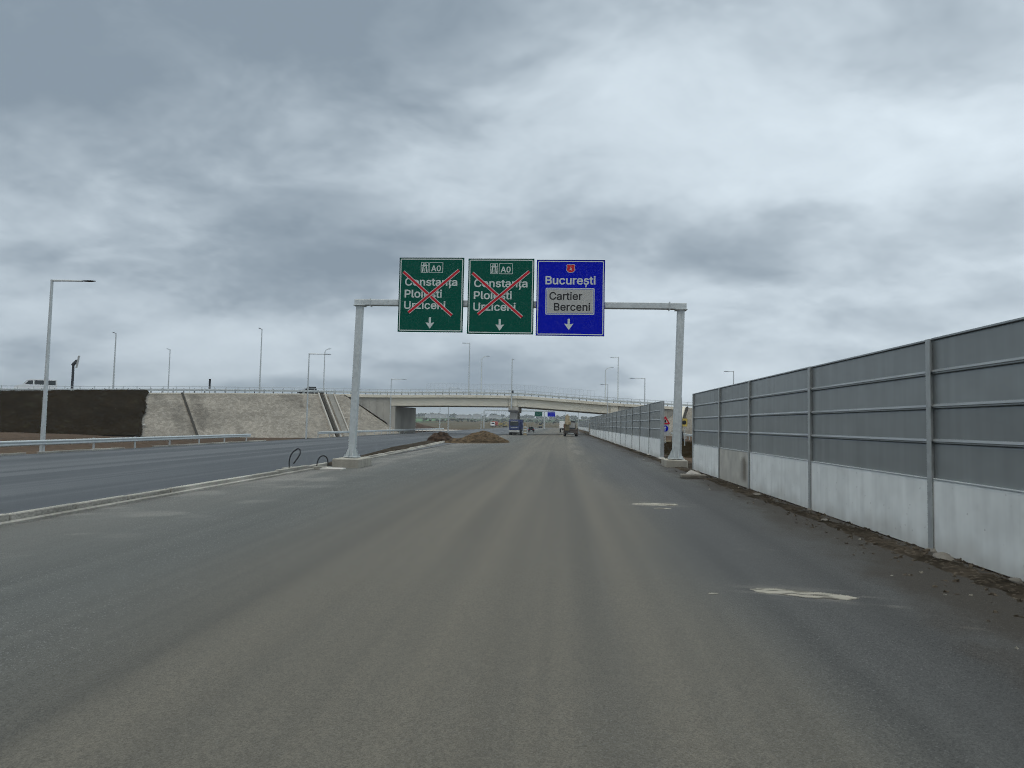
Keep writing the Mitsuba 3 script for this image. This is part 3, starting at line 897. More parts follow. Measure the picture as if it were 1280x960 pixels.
def guardrail(y0, y1, x, z, label, step=4.3):
    gk = thing('guardrail', label, 'guardrail')
    yy = np.arange(y0, y1 + 0.1, step)
    for y in yy:
        again('post', grpost, gk, T().translate([x - 0.2, float(y), z]))
    for a, b in zip(yy[:-1], yy[1:]):
        add('rail', wbeam(a + 0.004 - (0.4 if a == yy[0] else 0), b - 0.004 + (0.4 if b == yy[-1] else 0), x, z + 0.46), 'galvanised', gk, smooth=40)
    return gk


guardrail(12.0, 67.5, -29.75, -0.45, 'long galvanised guardrail along the left carriageway, nearest the camera')
guardrail(83.0, 176, -29.75, -0.45, 'galvanised guardrail at the foot of the paved slope running under the overpass')
for a, b in ((12, 24), (24.1, 36), (37, 44.6), (48, 56.0), (56.1, 67.0)):
    add('edge_kerb', box(-29.66, -29.48, a, b, -0.6, -0.34, 0.015), 'kerb_concrete', kerb)

# ------------------------------------------------------------------ overpass: near edge of the deck
cp = np.array([(-140, 52, 2.2), (-110, 75, 3.5), (-95, 87, 4.25), (-80, 98.8, 4.95), (-71, 105.8, 5.45), (-62, 112.6, 5.9), (-54, 118.6, 6.25), (-47, 123.6, 6.5), (-41, 126.6, 6.63), (-32, 128.2, 6.72), (-20, 129.0, 6.95), (-9, 130, 7.02), (0, 131.5, 6.62), (10.3, 133, 6.05), (22, 134.5, 5.6), (40, 137, 5.0), (70, 142, 4), (110, 150, 3.0)])
fy, fz = PchipInterpolator(cp[:, 0], cp[:, 1]), PchipInterpolator(cp[:, 0], cp[:, 2])


def edge(x0, x1, n):
    x = np.linspace(x0, x1, n)
    P = np.stack([x, fy(x), fz(x)], 1)
    t = np.gradient(P[:, :2], axis=0)
    t /= np.linalg.norm(t, axis=1, keepdims=True)
    N = np.stack([t[:, 1], -t[:, 0], np.zeros(n)], 1)     # towards the camera
    N *= np.sign(-N[:, 1:2])
    return P, N


bridge = thing('overpass', 'concrete motorway overpass spanning the carriageways behind the gantry', 'bridge')
P, N = edge(-41.0, 31, 60)
add('deck', loft(P, N, [(-12.0, -0.42), (-12, -0.02), (-0.26, -0.02), (-0.26, -0.42)]), 'concrete_bridge', bridge)
for x0, x1 in ((-41.6, -33.15), (-33.0, -16.1), (-16.02, 12.3), (12.45, 31)):
    P, N = edge(x0, x1, 30)
    add('fascia', loft(P, N, [(-0.25, -0.44), (-0.25, 0.12), (0.0, 0.12), (0.03, 0.05), (0.03, -0.40), (0.0, -0.44)]), 'concrete_bridge', bridge)
    add('fascia', loft(P, N, [(-12.25, -0.44), (-12.25, 0.12), (-12.0, 0.12), (-12.0, -0.44)]), 'concrete_bridge', bridge)
for x0, x1 in ((-32.4, -9.95), (-8.1, 9.6)):
    P, N = edge(x0, x1, 24)
    for o in (-0.75, -3.6, -6.4, -9.2, -11.3):
        add('girder', loft(P, N, [(o - 0.3, -1.95), (o - 0.3, -0.425), (o + 0.3, -0.425), (o + 0.3, -1.95)]), 'concrete_bridge', bridge)
P, N = edge(-9.9, -8.15, 4)
add('cross_beam', loft(P, N, [(-11.9, -1.95), (-11.9, -0.425), (-0.35, -0.425), (-0.35, -1.95)]), 'concrete_bridge', bridge)
P, N = edge(9.7, 11.2, 4)
add('cross_beam', loft(P, N, [(-11.9, -1.95), (-11.9, -0.425), (-0.25, -0.425), (-0.25, -1.95)]), 'concrete_bridge', bridge)
P, N = edge(-33.4, -31.6, 4)
add('cross_beam', loft(P, N, [(-11.9, -1.99), (-11.9, -0.425), (-0.55, -0.425), (-0.55, -1.99)]), 'concrete_bridge', bridge)


def yb(x):
    return float(fy(x))


# centre pier: cap on two columns
capx = -9.0
add('pier_cap', extrude_x(Polygon([(yb(capx) + 0.2, 4.98), (yb(capx) + 0.2, 4.35), (yb(capx) + 1.0, 4.0), (yb(capx) + 11.2, 4.0), (yb(capx) + 12.0, 4.35), (yb(capx) + 12.0, 4.98)]), capx - 0.95, capx + 0.95), 'concrete', bridge)
for o in (2.2, 10.0):
    add('pier_column', extrude_z(Polygon([(capx - .55, yb(capx) + o - .7), (capx + .55, yb(capx) + o - .7), (capx + .55, yb(capx) + o + .7), (capx - .55, yb(capx) + o + .7)]).buffer(.12, quad_segs=3), -0.6, 3.998), 'concrete', bridge, smooth=35)
# abutments
ax = -32.1
def quad_wall(x0, y0, x1, y1, th, z0, z1):
    d = np.array([x1 - x0, y1 - y0]); d /= np.linalg.norm(d)
    n = np.array([-d[1], d[0]]) * th
    return extrude_z(Polygon([(x0, y0), (x1, y1), (x1 + n[0], y1 + n[1]), (x0 + n[0], y0 + n[1])]), z0, z1)
add('abutment', quad_wall(ax, yb(ax) + 0.35, ax + 2.1, yb(ax) + 12.2, 1.4, -1.2, 4.66), 'concrete_wall', bridge, label='shaded concrete abutment wall')
wl = []
for i, (a, b) in enumerate(zip(np.linspace(-41.5, -32.4, 8)[:-1], np.linspace(-41.5, -32.4, 8)[1:])):
    add('wing_wall', quad_wall(a + .012, yb(a) + 0.36, b - .012, yb(b) + 0.36, 0.6, -1.4, float(min(fz(a), fz(b))) - 0.45), 'concrete_wall', bridge)
add('wing_wall', quad_wall(-32.38, yb(-32.4) + 0.33, -31.5, yb(-31.5) + 0.33, 0.6, -1.4, 4.65), 'concrete_wall', bridge)
add('abutment', quad_wall(10.6, yb(10.6) + 0.3, 12.0, yb(10.6) + 12.2, -1.4, -1.2, 4.05), 'concrete_wall', bridge)
for i, (a, b) in enumerate(zip(np.linspace(11.25, 24, 9)[:-1], np.linspace(11.25, 24, 9)[1:])):
    add('wing_wall', quad_wall(a + .012, yb(a) + 0.36, b - .012, yb(b) + 0.36, 0.6, -1.4, float(min(fz(a), fz(b))) - 0.46), 'concrete_wall', bridge)

# railing and guardrail along the edge
railing = thing('overpass_railing', 'long galvanised pedestrian railing along the near edge of the overpass and its ramp', 'railing')
P, N = edge(-135, 70, 160)
for z in (1.12, 0.72, 0.40):
    w = 0.035 if z > 1 else 0.022
    add('top_rail' if z > 1 else 'mid_rail', loft(P, N, [(-0.12 - w, z - w), (-0.12 - w, z + w), (-0.12 + w, z + w), (-0.12 + w, z - w)]), 'galvanised', railing)
rp = mikit.ply(box(-.035, .035, -.035, .035, 0.0, 1.1), 'galvanised')
Pp, Np = edge(-135, 70, 132)
for a, n in zip(Pp, Np):
    b = a - 0.12 * n
    again('post', rp, railing, T().translate(b.tolist()))
ogr = thing('overpass_guardrail', 'galvanised crash barrier behind the railing on top of the overpass', 'guardrail')
for sect, (u, v) in enumerate(((-135, -105), (-105, -75), (-75, -41), (-41, 0), (0, 35), (35, 70))):
    P, N = edge(u, v, 40)
    pr = np.array([(0.0, 0.0), (0.075, 0.05), (0.075, 0.09), (0.0, 0.155), (0.075, 0.22), (0.075, 0.265), (0.0, 0.31), (-0.01, 0.31), (-0.01, 0.0)])
    add('rail', loft(P, N, pr + [-1.0, 0.42]), 'galvanised', ogr)
op = mikit.ply(join(box(-.06, .06, -.05, .05, -0.1, 0.85), box(-.10, .10, -.18, -.03, .42, .70)), 'dark_steel')
for a, n in zip(*edge(-135, 70, 156)):
    again('post', op, ogr, T().translate((a - 1.2 * n).tolist()))

# debris screen over the main carriageway
screen = thing('mesh_screen', 'fine wire mesh screen standing above the railing at mid span of the overpass', 'mesh screen')
P, N = edge(-25.6, 6.6, 44)
for z in (2.22,):
    add('top_wire', loft(P, N, [(-0.19, z - .012), (-0.19, z + .012), (-0.165, z + .012), (-0.165, z - .012)]), 'galvanised', screen)
sp_ = mikit.ply(box(-.015, .015, -.015, .015, 0.0, 2.2), 'galvanised')
for a, n in zip(P, N):
    again('post', sp_, screen, T().translate((a - 0.178 * n).tolist()))
wires = []
for z in np.arange(1.2, 2.2, 0.10):
    wires.append(loft(P[::3], N[::3], [(-0.18, z - .003), (-0.18, z + .003), (-0.175, z + .003), (-0.175, z - .003)], cap=False))
add('wire_mesh', join(wires), 'galvanised', screen)

# ------------------------------------------------------------------ embankments
def bank(key_name, x0, x1, cone, nS, nT, toe_z, skew, side=1):
    """rows of points from the top edge down the slope; the right end wraps round as a quarter cone"""
    P, N = edge(x0, x1, nS)
    if cone:
        a0 = math.atan2(N[-1 if side > 0 else 0][1], N[-1 if side > 0 else 0][0])
        a1 = a0 + side * math.radians(90)
        k = 46
        ang = np.linspace(a0, a1, k + 1)[1:]
        Nc = np.stack([np.cos(ang), np.sin(ang), 0 * ang], 1)
        if side > 0:
            P = np.vstack([P, np.repeat(P[-1:], k, 0)]); N = np.vstack([N, Nc])
        else:
            P = np.vstack([np.repeat(P[:1], k, 0), P]); N = np.vstack([Nc[::-1], N])
    return P, N


def bank_mesh(P, N, t0, t1, nT, lift, seed, rough, toe=-1.3, slope=1.5, skirt=False):
    ts = np.linspace(t0, t1, nT)
    H_ = P[:, 2:3] - toe
    R = ts[None, :] * H_ * slope
    z = P[:, 2:3] - ts[None, :] * H_ - 0.03
    Xb = P[:, 0:1] + N[:, 0:1] * (R + 0.05 + lift * 0.55)
    Yb = P[:, 1:2] + N[:, 1:2] * (R + 0.05 + lift * 0.55)
    bump_ = rough * (meshkit.fbm(np.stack([Xb * 1.5, Yb * 1.5, z * 1.5], -1), 4, seed) - 0.5) * 2
    Zb = z + lift * 0.83 + bump_
    m = grid(Xb, Yb, Zb)
    ln = np.concatenate([[0], np.cumsum(np.linalg.norm(np.diff(P + N * 5, axis=0), axis=1))])
    uv = np.stack([np.broadcast_to(ln[:, None], Xb.shape), np.broadcast_to((ts * 10)[None, :], Xb.shape)], -1).reshape(-1, 2)
    return m, uv


bankk = 'embankment'
labels[bankk] = {'kind': 'structure', 'label': 'embankment carrying the ramp up to the overpass on the left'}
SKEW = -1.6                                                     # the covering's edge runs slantwise down the slope
P, N = bank('pitching', -76, -41.0, True, 260, 0, 0, 0)
m, uv = bank_mesh(P, N, 0, 1, 90, 0.0, 3, 0.10)
add('stone_pitching', m, 'stone_pitching', bankk, smooth=True, uv=uv, label='grey stone pitching on the slope')
P, N = bank('soil', -135, -60, False, 330, 0, 0, 0)
m, uv = bank_mesh(P, N, 0, 1, 90, 0.0, 5, 0.16)
V = m.vertices.reshape(len(P), 90, 3).copy()
sfrac = np.linspace(0, 1, len(P))
tt = np.linspace(0, 1, 90)
tw = np.clip((sfrac - 0.5) / 0.5, 0, 1)[:, None]
tan_ = np.array([0.8, 0.6, 0])
jag = 0.7 * (meshkit.fbm(np.stack([tt * 16, 0 * tt, 0 * tt + 2], -1), 4, 8) - 0.5)
shift = tw * (SKEW * tt[None, :] + jag[None, :] - 10.0)
V = V + shift[..., None] * tan_
end = np.clip((1 - sfrac) / 0.004, 0, 1)[:, None]
V[:, :, 2] += 0.28 * np.minimum(end, 1) * 0.83 + 0.02
V[:, :, 1] -= 0.28 * 0.5 * end
m.vertices = V.reshape(-1, 3)
add('soil_cover', m, 'topsoil', bankk, smooth=True, label='dark topsoil spread on the left part of the slope')
# a few pale stones lying on the topsoil
for k, (xx, tt_) in enumerate([(-75.5, 0.93), (-71.5, 0.95), (-68.8, 0.78), (-74.0, 0.40), (-69.5, 0.15), (-77.0, 0.7)]):
    p_, n_ = edge(xx - .5, xx + .5, 3)
    H_ = p_[1][2] + 1.3
    c_ = p_[1] + n_[1] * (tt_ * H_ * 1.5 + 0.2) - [0, 0, tt_ * H_ - 0.25]
    m = rock((0.28, 0.24, 0.25), 300 + k, 0.9); m.apply_translation(c_)
    add('loose_stone', m, 'mortar_pale', bankk)
# top of the ramp
P, N = edge(-135, -41, 60)
add('ramp_road', loft(P, N, [(-13, -0.6), (-13, -0.03), (0.1, -0.03), (0.1, -0.6)]), 'asphalt_new', bankk)
P, N = edge(-135, -41.7, 60)
add('ramp_edge', loft(P, N, [(-0.3, -0.4), (-0.3, 0.08), (0.16, 0.08), (0.16, -0.4)]), 'concrete_bridge', bankk)


def on_slope(P0, N0, t, lift, toe=-1.3, slope=1.5):
    H_ = P0[2] - toe
    R = t * H_ * slope
    return np.array([P0[0] + N0[0] * (R + lift), P0[1] + N0[1] * (R + lift), P0[2] - t * H_ + lift])


def slope_strip(a_top, a_bot, width, up0, up1, mat_, name, label=None):
    """a ribbon lying on the slope from point a_top to a_bot"""
    a, b = np.asarray(a_top, float), np.asarray(a_bot, float)
    d = (b - a) / np.linalg.norm(b - a)
    s = np.cross(d, [0, 0, 1]); s /= np.linalg.norm(s)
    n = np.cross(s, d)
    n *= np.sign(n[2])
    V = [e + sw * s * width / 2 + h * n for e in (a, b) for sw in (-1, 1) for h in (up0, up1)]
    return add(name, trimesh.convex.convex_hull(np.array(V)), mat_, bankk, **({'label': label} if label else {}))


Pe, Ne = edge(-135, -41, 600)
def at_x(x):
    i = int(np.argmin(np.abs(Pe[:, 0] - x)))
    return Pe[i], Ne[i]
# dark drainage groove running slantwise down the pitching
A = on_slope(*at_x(-63.85), 0.0, 0.1)
B = on_slope(*at_x(-63.0), 1.0, 0.1)
slope_strip(A, B, 0.34, -0.02, 0.06, 'groove_dark', 'drain_groove', 'dark drainage groove down the stone pitching')
# stair with drain channel on the cone
apex, Nx = Pe[-1], Ne[-1]
a0 = math.atan2(Nx[1], Nx[0])
def cone_dir(deg):
    a = a0 + math.radians(deg)
    return np.array([math.cos(a), math.sin(a), 0])
P0, N45 = at_x(-45.2)
n2_ = np.array([0.56, -0.83, 0])
def stair_pts(off):
    p = P0 + np.array([off, off * 0.55, 0])
    top = on_slope(p, n2_, 0.0, 0.12)
    n2 = np.array([0.56, -0.83, 0])
    H_ = P0[2] + 1.3
    bot = p + n2 * (H_ * 1.5 * 1.05)
    bot[2] = -1.25
    return top, bot
for off, w, u0, u1, mt, nm in ((0.0, 0.20, -0.3, 0.24, 'concrete', 'channel_kerb'), (0.50, 0.46, -0.3, 0.10, 'groove_dark', 'drain_channel'), (0.95, 0.20, -0.3, 0.24, 'concrete', 'channel_kerb'), (2.45, 0.18, -0.3, 0.24, 'concrete', 'stair_stringer')):
    a, b = stair_pts(off)
    slope_strip(a, b, w, u0, u1, mt, nm)
a, b = stair_pts(1.85)
for k in range(40):
    f_ = (k + 0.5) / 40
    c = a + (b - a) * f_
    d = (b - a)[:2] / np.linalg.norm((b - a)[:2])
    st = box(-0.45, 0.45, -0.14, 0.14, -0.1, 0.16)
    st.apply_transform(trimesh.transformations.rotation_matrix(math.atan2(d[1], d[0]) - math.pi / 2, [0, 0, 1]))
    st.apply_translation(c)
    add('stair_step', st, 'concrete', bankk)
# dark joint between pitching and wing wall, and a pale kerb at the toe of the cone
add('wall_joint', bar((-41.0, yb(-41) + 0.10, 6.45), (-33.0, yb(-33.0) + 0.10, 1.22), 0.55, 0.5), 'topsoil', bankk)

bank2 = 'embankment_001'
labels[bank2] = {'kind': 'structure', 'label': 'stone pitched embankment of the overpass on the right'}
P, N = bank('r', 24, 110, True, 120, 0, 0, 0, side=-1)
m, uv = bank_mesh(P, N, 0, 1, 60, 0.0, 13, 0.10, toe=-1.2)
add('stone_pitching', m, 'stone_pitching', bank2, smooth=True, uv=uv)
P, N = edge(24, 110, 40)
add('ramp_road', loft(P, N, [(-13, -0.6), (-13, -0.03), (0.1, -0.03), (0.1, -0.6)]), 'asphalt_new', bank2)
ap = P[0]
add('wall_joint', bar((23.9, yb(23.9) - 0.03, 5.3), (15.5, yb(15.5) - 0.03, -0.3), 0.2, 0.2), 'groove_dark', bank2)
nd = np.array([-0.35, -0.93, 0])
add('channel_kerb', bar(ap + [0, 0, 0.1], ap + nd * 10 + [0, 0, -6.6], 0.5, 0.4), 'concrete_bridge', bank2)
add('drain_channel', bar(ap + [.6, 0, 0.05], ap + [.6, 0, 0] + nd * 10 + [0, 0, -6.65], 0.4, 0.36), 'groove_dark', bank2)


# ------------------------------------------------------------------ street lamps
def lamp(x, y, z0, z1, arm, label, group=None, r=0.085, style='flat', base=True):
    """arm: horizontal vector of the outreach"""
    k = thing('street_lamp', label, 'street lamp', group)
    arm = np.array([arm[0], arm[1], 0.0])
    L = np.linalg.norm(arm)
    u = arm / L
    add('pole', tube([(x, y, z0 - 0.3), (x, y, z0 + 0.3 * (z1 - z0)), (x, y, z1)], [r * 1.25, r, r * 0.62], 10), 'galvanised', k, smooth=40)
    top = np.array([x, y, z1 - 0.06])
    if style == 'flat':
        e = top + arm * 0.72 + [0, 0, -0.02]
        add('arm', tube([top - u * r * .6, top + arm * 0.3, e], [r * 0.55, r * .5, r * 0.42], 8), 'galvanised', k, smooth=40)
    else:
        pts = [top + [0, 0, -0.3], top + [0, 0, 0.0], top + arm * 0.15 + [0, 0, 0.28], top + arm * 0.45 + [0, 0, 0.5], top + arm * 0.72 + [0, 0, 0.6]]
        e = np.array(pts[-1])
        add('arm', tube(pts, r * 0.5, 8), 'galvanised', k, smooth=40)
    hd = trimesh.creation.icosphere(2, 1.0)
    hd.vertices *= [max(0.40, L * 0.17), 0.16, 0.055]
    hd.vertices[:, 2] = np.maximum(hd.vertices[:, 2], -0.035)
    hd.apply_transform(trimesh.transformations.rotation_matrix(math.atan2(u[1], u[0]), [0, 0, 1]))
    hd.apply_translation(e + u * max(0.3, L * 0.14))
    add('lamp_head', hd, 'dark_steel', k, smooth=True)
    if base:
        add('base_plate', box(x - .22, x + .22, y - .22, y + .22, z0, z0 + 0.03), 'galvanised', k)
    return k


lamp(-32.55, 41, -1.05, 10.40, (2.85, 0), 'tall lamp on a straight mast behind the guardrail, largest lamp on the left', r=0.125)
lamp(-33.35, 88, -1.5, 10.55, (2.9, 0), 'lamp with straight arm in front of the stone pitched slope', r=0.11)
lamp(-30.75, 122, -0.9, 9.5, (2.7, 0), 'lamp with straight arm standing in front of the left abutment', r=0.10)
lamp(13.5, 111, -0.2, 9.52, (-2.4, 0), 'lamp with left pointing arm behind the long noise barrier', r=0.10)
lamp(23.55, 95, -0.2, 9.58, (-0.9, 0), 'small lamp peeking over the near noise barrier on the right', r=0.085)
# on the ramp and the bridge, behind the railing
def DX(px):
    return {143: -71.9, 325: -53.6, 93: -76.3, 44: -80.05}[px]

def deck_lamp(x, back, ztop, arm, label, r=0.10, style='flat', z0=None, group=None):
    P_, N_ = edge(x - 0.5, x + 0.5, 3)
    p = P_[1] - N_[1] * back
    return lamp(p[0], p[1], p[2] if z0 is None else z0, ztop, arm, label, r=r, style=style, group=group)
deck_lamp(DX(143), 1.5, 15.3, (0.5, -1.4), 'slender lamp on the ramp right of the edge on sign', r=0.12)
lamp(-88.8, 148.7, -0.5, 17.1, (0.5, -2), 'faint distant lamp on the ramp between the edge on sign and the tallest ramp lamp', r=0.13)
deck_lamp(DX(325), 1.5, 18.1, (0.3, -1.8), 'tallest lamp on the ramp above the stone pitched slope', r=0.12)
deck_lamp(-43.15, 13.0, 15.9, (1.1, -0.2), 'lamp with curved arm at the head of the stair', r=0.12, style='curved')
deck_lamp(-17.6, 1.4, 17.25, (-1.1, -0.1), 'lamp with left arm on the overpass under the middle green sign', r=0.11)
lamp(-16.75, 143.0, 6.5, 15.4, (1.4, 0), 'curved lamp on the far side of the overpass, right of the lamp with left arm', r=0.11, style='curved')
lamp(-9.35, yb(-9.35) - 0.14, 5.0, 14.2, (0.12, 0.3), 'plain mast with a small box fixed to the overpass edge above the pier', r=0.12, base=False)
pm = [k_ for k_ in labels if k_.startswith('street_lamp')][-1]
add('junction_box', box(-9.25, -8.95, yb(-9.3) - 0.42, yb(-9.3) - 0.14, 7.6, 8.1), 'dark_steel', pm)
lamp(9.45, 145.9, 5.9, 13.6, (1.5, 0), 'curved lamp on the right half of the overpass under the blue sign edge', r=0.11, style='curved')
lamp(12.15, 146.3, 5.7, 16.45, (-1.5, 0), 'taller lamp with left arm on the right half of the overpass', r=0.12)
# beyond the bridge
lamp(-35.5, 200, -0.5, 10.0, (2.5, 0), 'dark thin lamp seen through the left bridge opening', r=0.11)
lamp(-26.4, 160, -0.5, 10.0, (2.5, 0), 'pale lamp seen through the left bridge opening', r=0.11)
lamp(-30.8, 265, -0.5, 5.6, (2.6, 0), 'small lamp far beyond the overpass beside the distant gantry post', r=0.12)
lamp(2.0, 260, -0.3, 10.5, (2.0, 0), 'distant lamp seen under the overpass left of the backhoe', r=0.10)
lamp(5.6, 215, -0.2, 10.2, (-2.0, 0), 'distant dark lamp seen under the overpass right of the backhoe', r=0.12)
lamp(8.2, 120, -0.2, 9.0, (-0.9, 0.2), 'thin pale lamp beside the right abutment behind the long barrier', r=0.075)

# sign on the ramp seen edge on
es = thing('edge_on_sign', 'road sign seen edge on at the top of a post on the ramp', 'road sign')
p, n = at_x(DX(93))
c = p - n * 3.5
add('post', tube([c, c + [0, 0, 5.0]], [0.20, 0.17], 10), 'dark_steel', es, smooth=40)
add('arm', bar(c + [-0.15, 0, 4.6], c + [0.6, 0, 5.4], 0.35, 0.35), 'dark_steel', es)
pan = box(-0.05, 0.05, -1.5, 1.5, -0.9, 1.1)
pan.apply_transform(trimesh.transformations.rotation_matrix(math.radians(33), [0, 0, 1]))
pan.apply_transform(trimesh.transformations.rotation_matrix(math.radians(10), [0, 1, 0]))
pan.apply_translation(c + [0.70, 0, 5.1])
add('panel', pan, 'sign_grey', es)
p, n = at_x(-57.55)
c = p - n * 24
mk = thing('marker_board', 'small dark marker board standing far behind the ramp railing', 'marker')
add('post', bar(c + [0, 0, -4], c + [0, 0, 2.0], 0.12), 'sign_grey', mk)
add('board', box(c[0] - .2, c[0] + .2, c[1] - .05, c[1] + .05, c[2] + 1.2, c[2] + 3.6), 'dark_steel', mk)


# ------------------------------------------------------------------ vehicles
def wheel(parent, x, y, z, r, w, axis='x', name='wheel'):
    m = trimesh.creation.revolve(np.array([(0.0, -w / 2), (r * .9, -w / 2), (r, -w * .35), (r, w * .35), (r * .9, w / 2), (0.0, w / 2)]), sections=20)
    R_ = trimesh.transformations.rotation_matrix(math.pi / 2, [0, 1, 0] if axis == 'x' else [1, 0, 0])
    m.apply_transform(R_)
    m.apply_translation((x, y, z))
    k = add(name, m, 'rubber', parent, smooth=40)
    h = trimesh.creation.cylinder(r * 0.55, w * 1.04, sections=14)
    h.apply_transform(R_); h.apply_translation((x, y, z))
    add('rim', h, 'galvanised', k)
    return k


def place(keys_before, M):
    for k_ in list(scene):
        if k_ not in keys_before:
            if scene[k_].get('type') == 'ply':
                scene[k_]['to_world'] = T(M)


# white van on the ramp, heading left
before = set(scene)
v = thing('white_van', 'white passenger van with dark side windows driving on the ramp behind the railing', 'van')
body = Polygon([(-2.75, 0.35), (-2.75, 1.05), (-2.55, 1.25), (-1.75, 1.42), (-1.0, 2.2), (-0.7, 2.32), (2.6, 2.35), (2.75, 2.2), (2.8, 0.4), (2.3, 0.32)]).buffer(-.08).buffer(.08, quad_segs=3)
add('body', extrude_y(body, -0.98, 0.98), 'white_paint', v, smooth=25)
for s_ in (-1, 1):
    yy = s_ * 0.985
    a, b = min(yy, yy + s_ * .015), max(yy, yy + s_ * .015)
    add('front_window', extrude_y(Polygon([(-1.45, 1.5), (-0.95, 2.1), (-0.4, 2.15), (-0.4, 1.5)]), a, b), 'window_glass', v)
    add('side_window', extrude_y(Polygon([(-0.2, 1.5), (-0.2, 2.18), (2.55, 2.2), (2.6, 1.5)]), a, b), 'window_glass', v)
    for wx in (-1.75, 1.75):
        wheel(v, wx, s_ * 0.88, 0.34, 0.34, 0.24, 'y')
add('windscreen', bar((-1.70, 0, 1.49), (-1.08, 0, 2.17), 1.7, 0.03), 'window_glass', v)
p, n = at_x(DX(44))
c = p - n * 4.6
M = trimesh.transformations.translation_matrix(c + [0, 0, 0.0]) @ trimesh.transformations.rotation_matrix(math.atan2(-n[0], n[1]) + math.pi, [0, 0, 1]) @ np.diag([1.0, 1, 1.0, 1])
place(before, M)

before = set(scene)
v = thing('dark_pickup', 'dark pickup on the ramp half hidden behind the railing by the curved lamp', 'pickup')
add('body', extrude_y(Polygon([(-2.4, 0.4), (-2.4, 1.0), (-1.1, 1.1), (-0.5, 1.7), (0.9, 1.72), (1.1, 1.1), (2.5, 1.08), (2.5, 0.4)]), -0.9, 0.9), 'black_paint', v)
for s_ in (-1, 1):
    a, b = sorted((s_ * 0.905, s_ * 0.92))
    add('side_window', extrude_y(Polygon([(-0.85, 1.13), (-0.42, 1.62), (0.8, 1.62), (0.92, 1.13)]), a, b), 'window_glass', v)
    for wx in (-1.5, 1.55):
        wheel(v, wx, s_ * 0.82, 0.36, 0.36, 0.24, 'y')
p, n = at_x(-45.2)
c = p - n * 8.5
place(before, trimesh.transformations.translation_matrix(c) @ trimesh.transformations.rotation_matrix(math.atan2(-n[0], n[1]) + math.pi, [0, 0, 1]))

# blue tipper truck beside the pier, seen from the front
before = set(scene)
v = thing('blue_truck', 'blue tipper truck standing in front of the bridge pier', 'truck')
add('tipper_body', extrude_x(Polygon([(1.6, 1.15), (1.5, 2.95), (6.6, 2.85), (6.9, 1.15)]), -1.24, 1.24), 'blue_paint', v)
add('cab', box(-1.15, 0.75, -0.3, 1.45, 0.95, 2.75, 0.1), 'blue_paint', v)
add('windscreen', box(-1.0, 0.6, -0.315, -0.30, 1.75, 2.55), 'window_glass', v)
add('sun_visor', box(-0.85, 0.45, -0.45, -0.302, 2.56, 2.68), 'sign_grey', v)
add('grille', extrude_y(Polygon([(-0.85, 1.55), (-0.2, 1.42), (0.45, 1.55), (0.45, 1.47), (-0.2, 1.33), (-0.85, 1.47)]), -0.33, -0.302), 'sign_white', v)
add('bumper', box(-1.18, 0.78, -0.5, -0.31, 0.55, 0.94, 0.04), 'sign_grey', v)
for hx in (-0.95, 0.55):
    add('headlight', box(hx - .14, hx + .14, -0.53, -0.501, 0.68, 0.86), 'sign_white', v)
add('chassis', box(-0.5, 0.5, 0.2, 6.8, 0.6, 0.94), 'dark_steel', v)
add('mudguard', join(box(-1.2, -0.55, 0.2, 1.3, 0.55, 0.9), box(0.5, 1.2, 1.7, 6.8, 0.85, 1.12)), 'dark_steel', v)
for wy in (0.7, 4.6, 5.9):
    for s_ in (-1, 1):
        wheel(v, s_ * 0.98, wy, 0.5, 0.5, 0.34)
place(before, trimesh.transformations.translation_matrix((-8.35, 127.5, -0.36)) @ np.diag([1.0, 0.55, 1.0, 1]))

# pale upright drums beside the truck
d0 = thing('marker_drum', 'pale beige upright marker drum standing right of the blue truck', 'drum')
add('barrel', trimesh.creation.revolve(np.array([(0, 0), (0.36, 0), (0.36, 0.12), (0.29, 0.16), (0.27, 1.0), (0.25, 1.9), (0.2, 2.3), (0, 2.32)]), sections=20).apply_translation((-6.55, 128, -0.33)), 'beige_paint', d0, smooth=40)
for z in (0.45, 0.95, 1.45):
    add('band', trimesh.creation.revolve(np.array([(0.255, z), (0.292, z), (0.288, z + 0.2), (0.25, z + 0.2)]), sections=20).apply_translation((-6.55, 128, -0.33)), 'sign_white', d0)

# dark car further on
before = set(scene)
v = thing('black_car', 'black car seen from behind on the road beyond the pier', 'car')
add('body', extrude_y(Polygon([(-0.92, 0.3), (-0.95, 0.85), (-0.86, 1.0), (-0.62, 1.5), (0.62, 1.5), (0.86, 1.0), (0.95, 0.85), (0.92, 0.3)]), -2.1, 2.1), 'black_paint', v, smooth=30)
add('rear_window', extrude_y(Polygon([(-0.68, 1.02), (-0.52, 1.4), (0.52, 1.4), (0.68, 1.02)]), -2.12, -2.101), 'window_glass', v)
add('number_plate', box(-.28, .28, -2.12, -2.101, .48, .62), 'sign_white', v)
for s_ in (-1, 1):
    add('tail_light', box(s_ * .75 - .13, s_ * .75 + .13, -2.12, -2.101, 0.78, 0.94), 'sign_red', v)
    for wy in (-1.3, 1.3):
        wheel(v, s_ * .82, wy, 0.31, 0.31, 0.22)
place(before, trimesh.transformations.translation_matrix((-7.2, 172, -0.34)) @ np.diag([0.8, .8, .95, 1]))

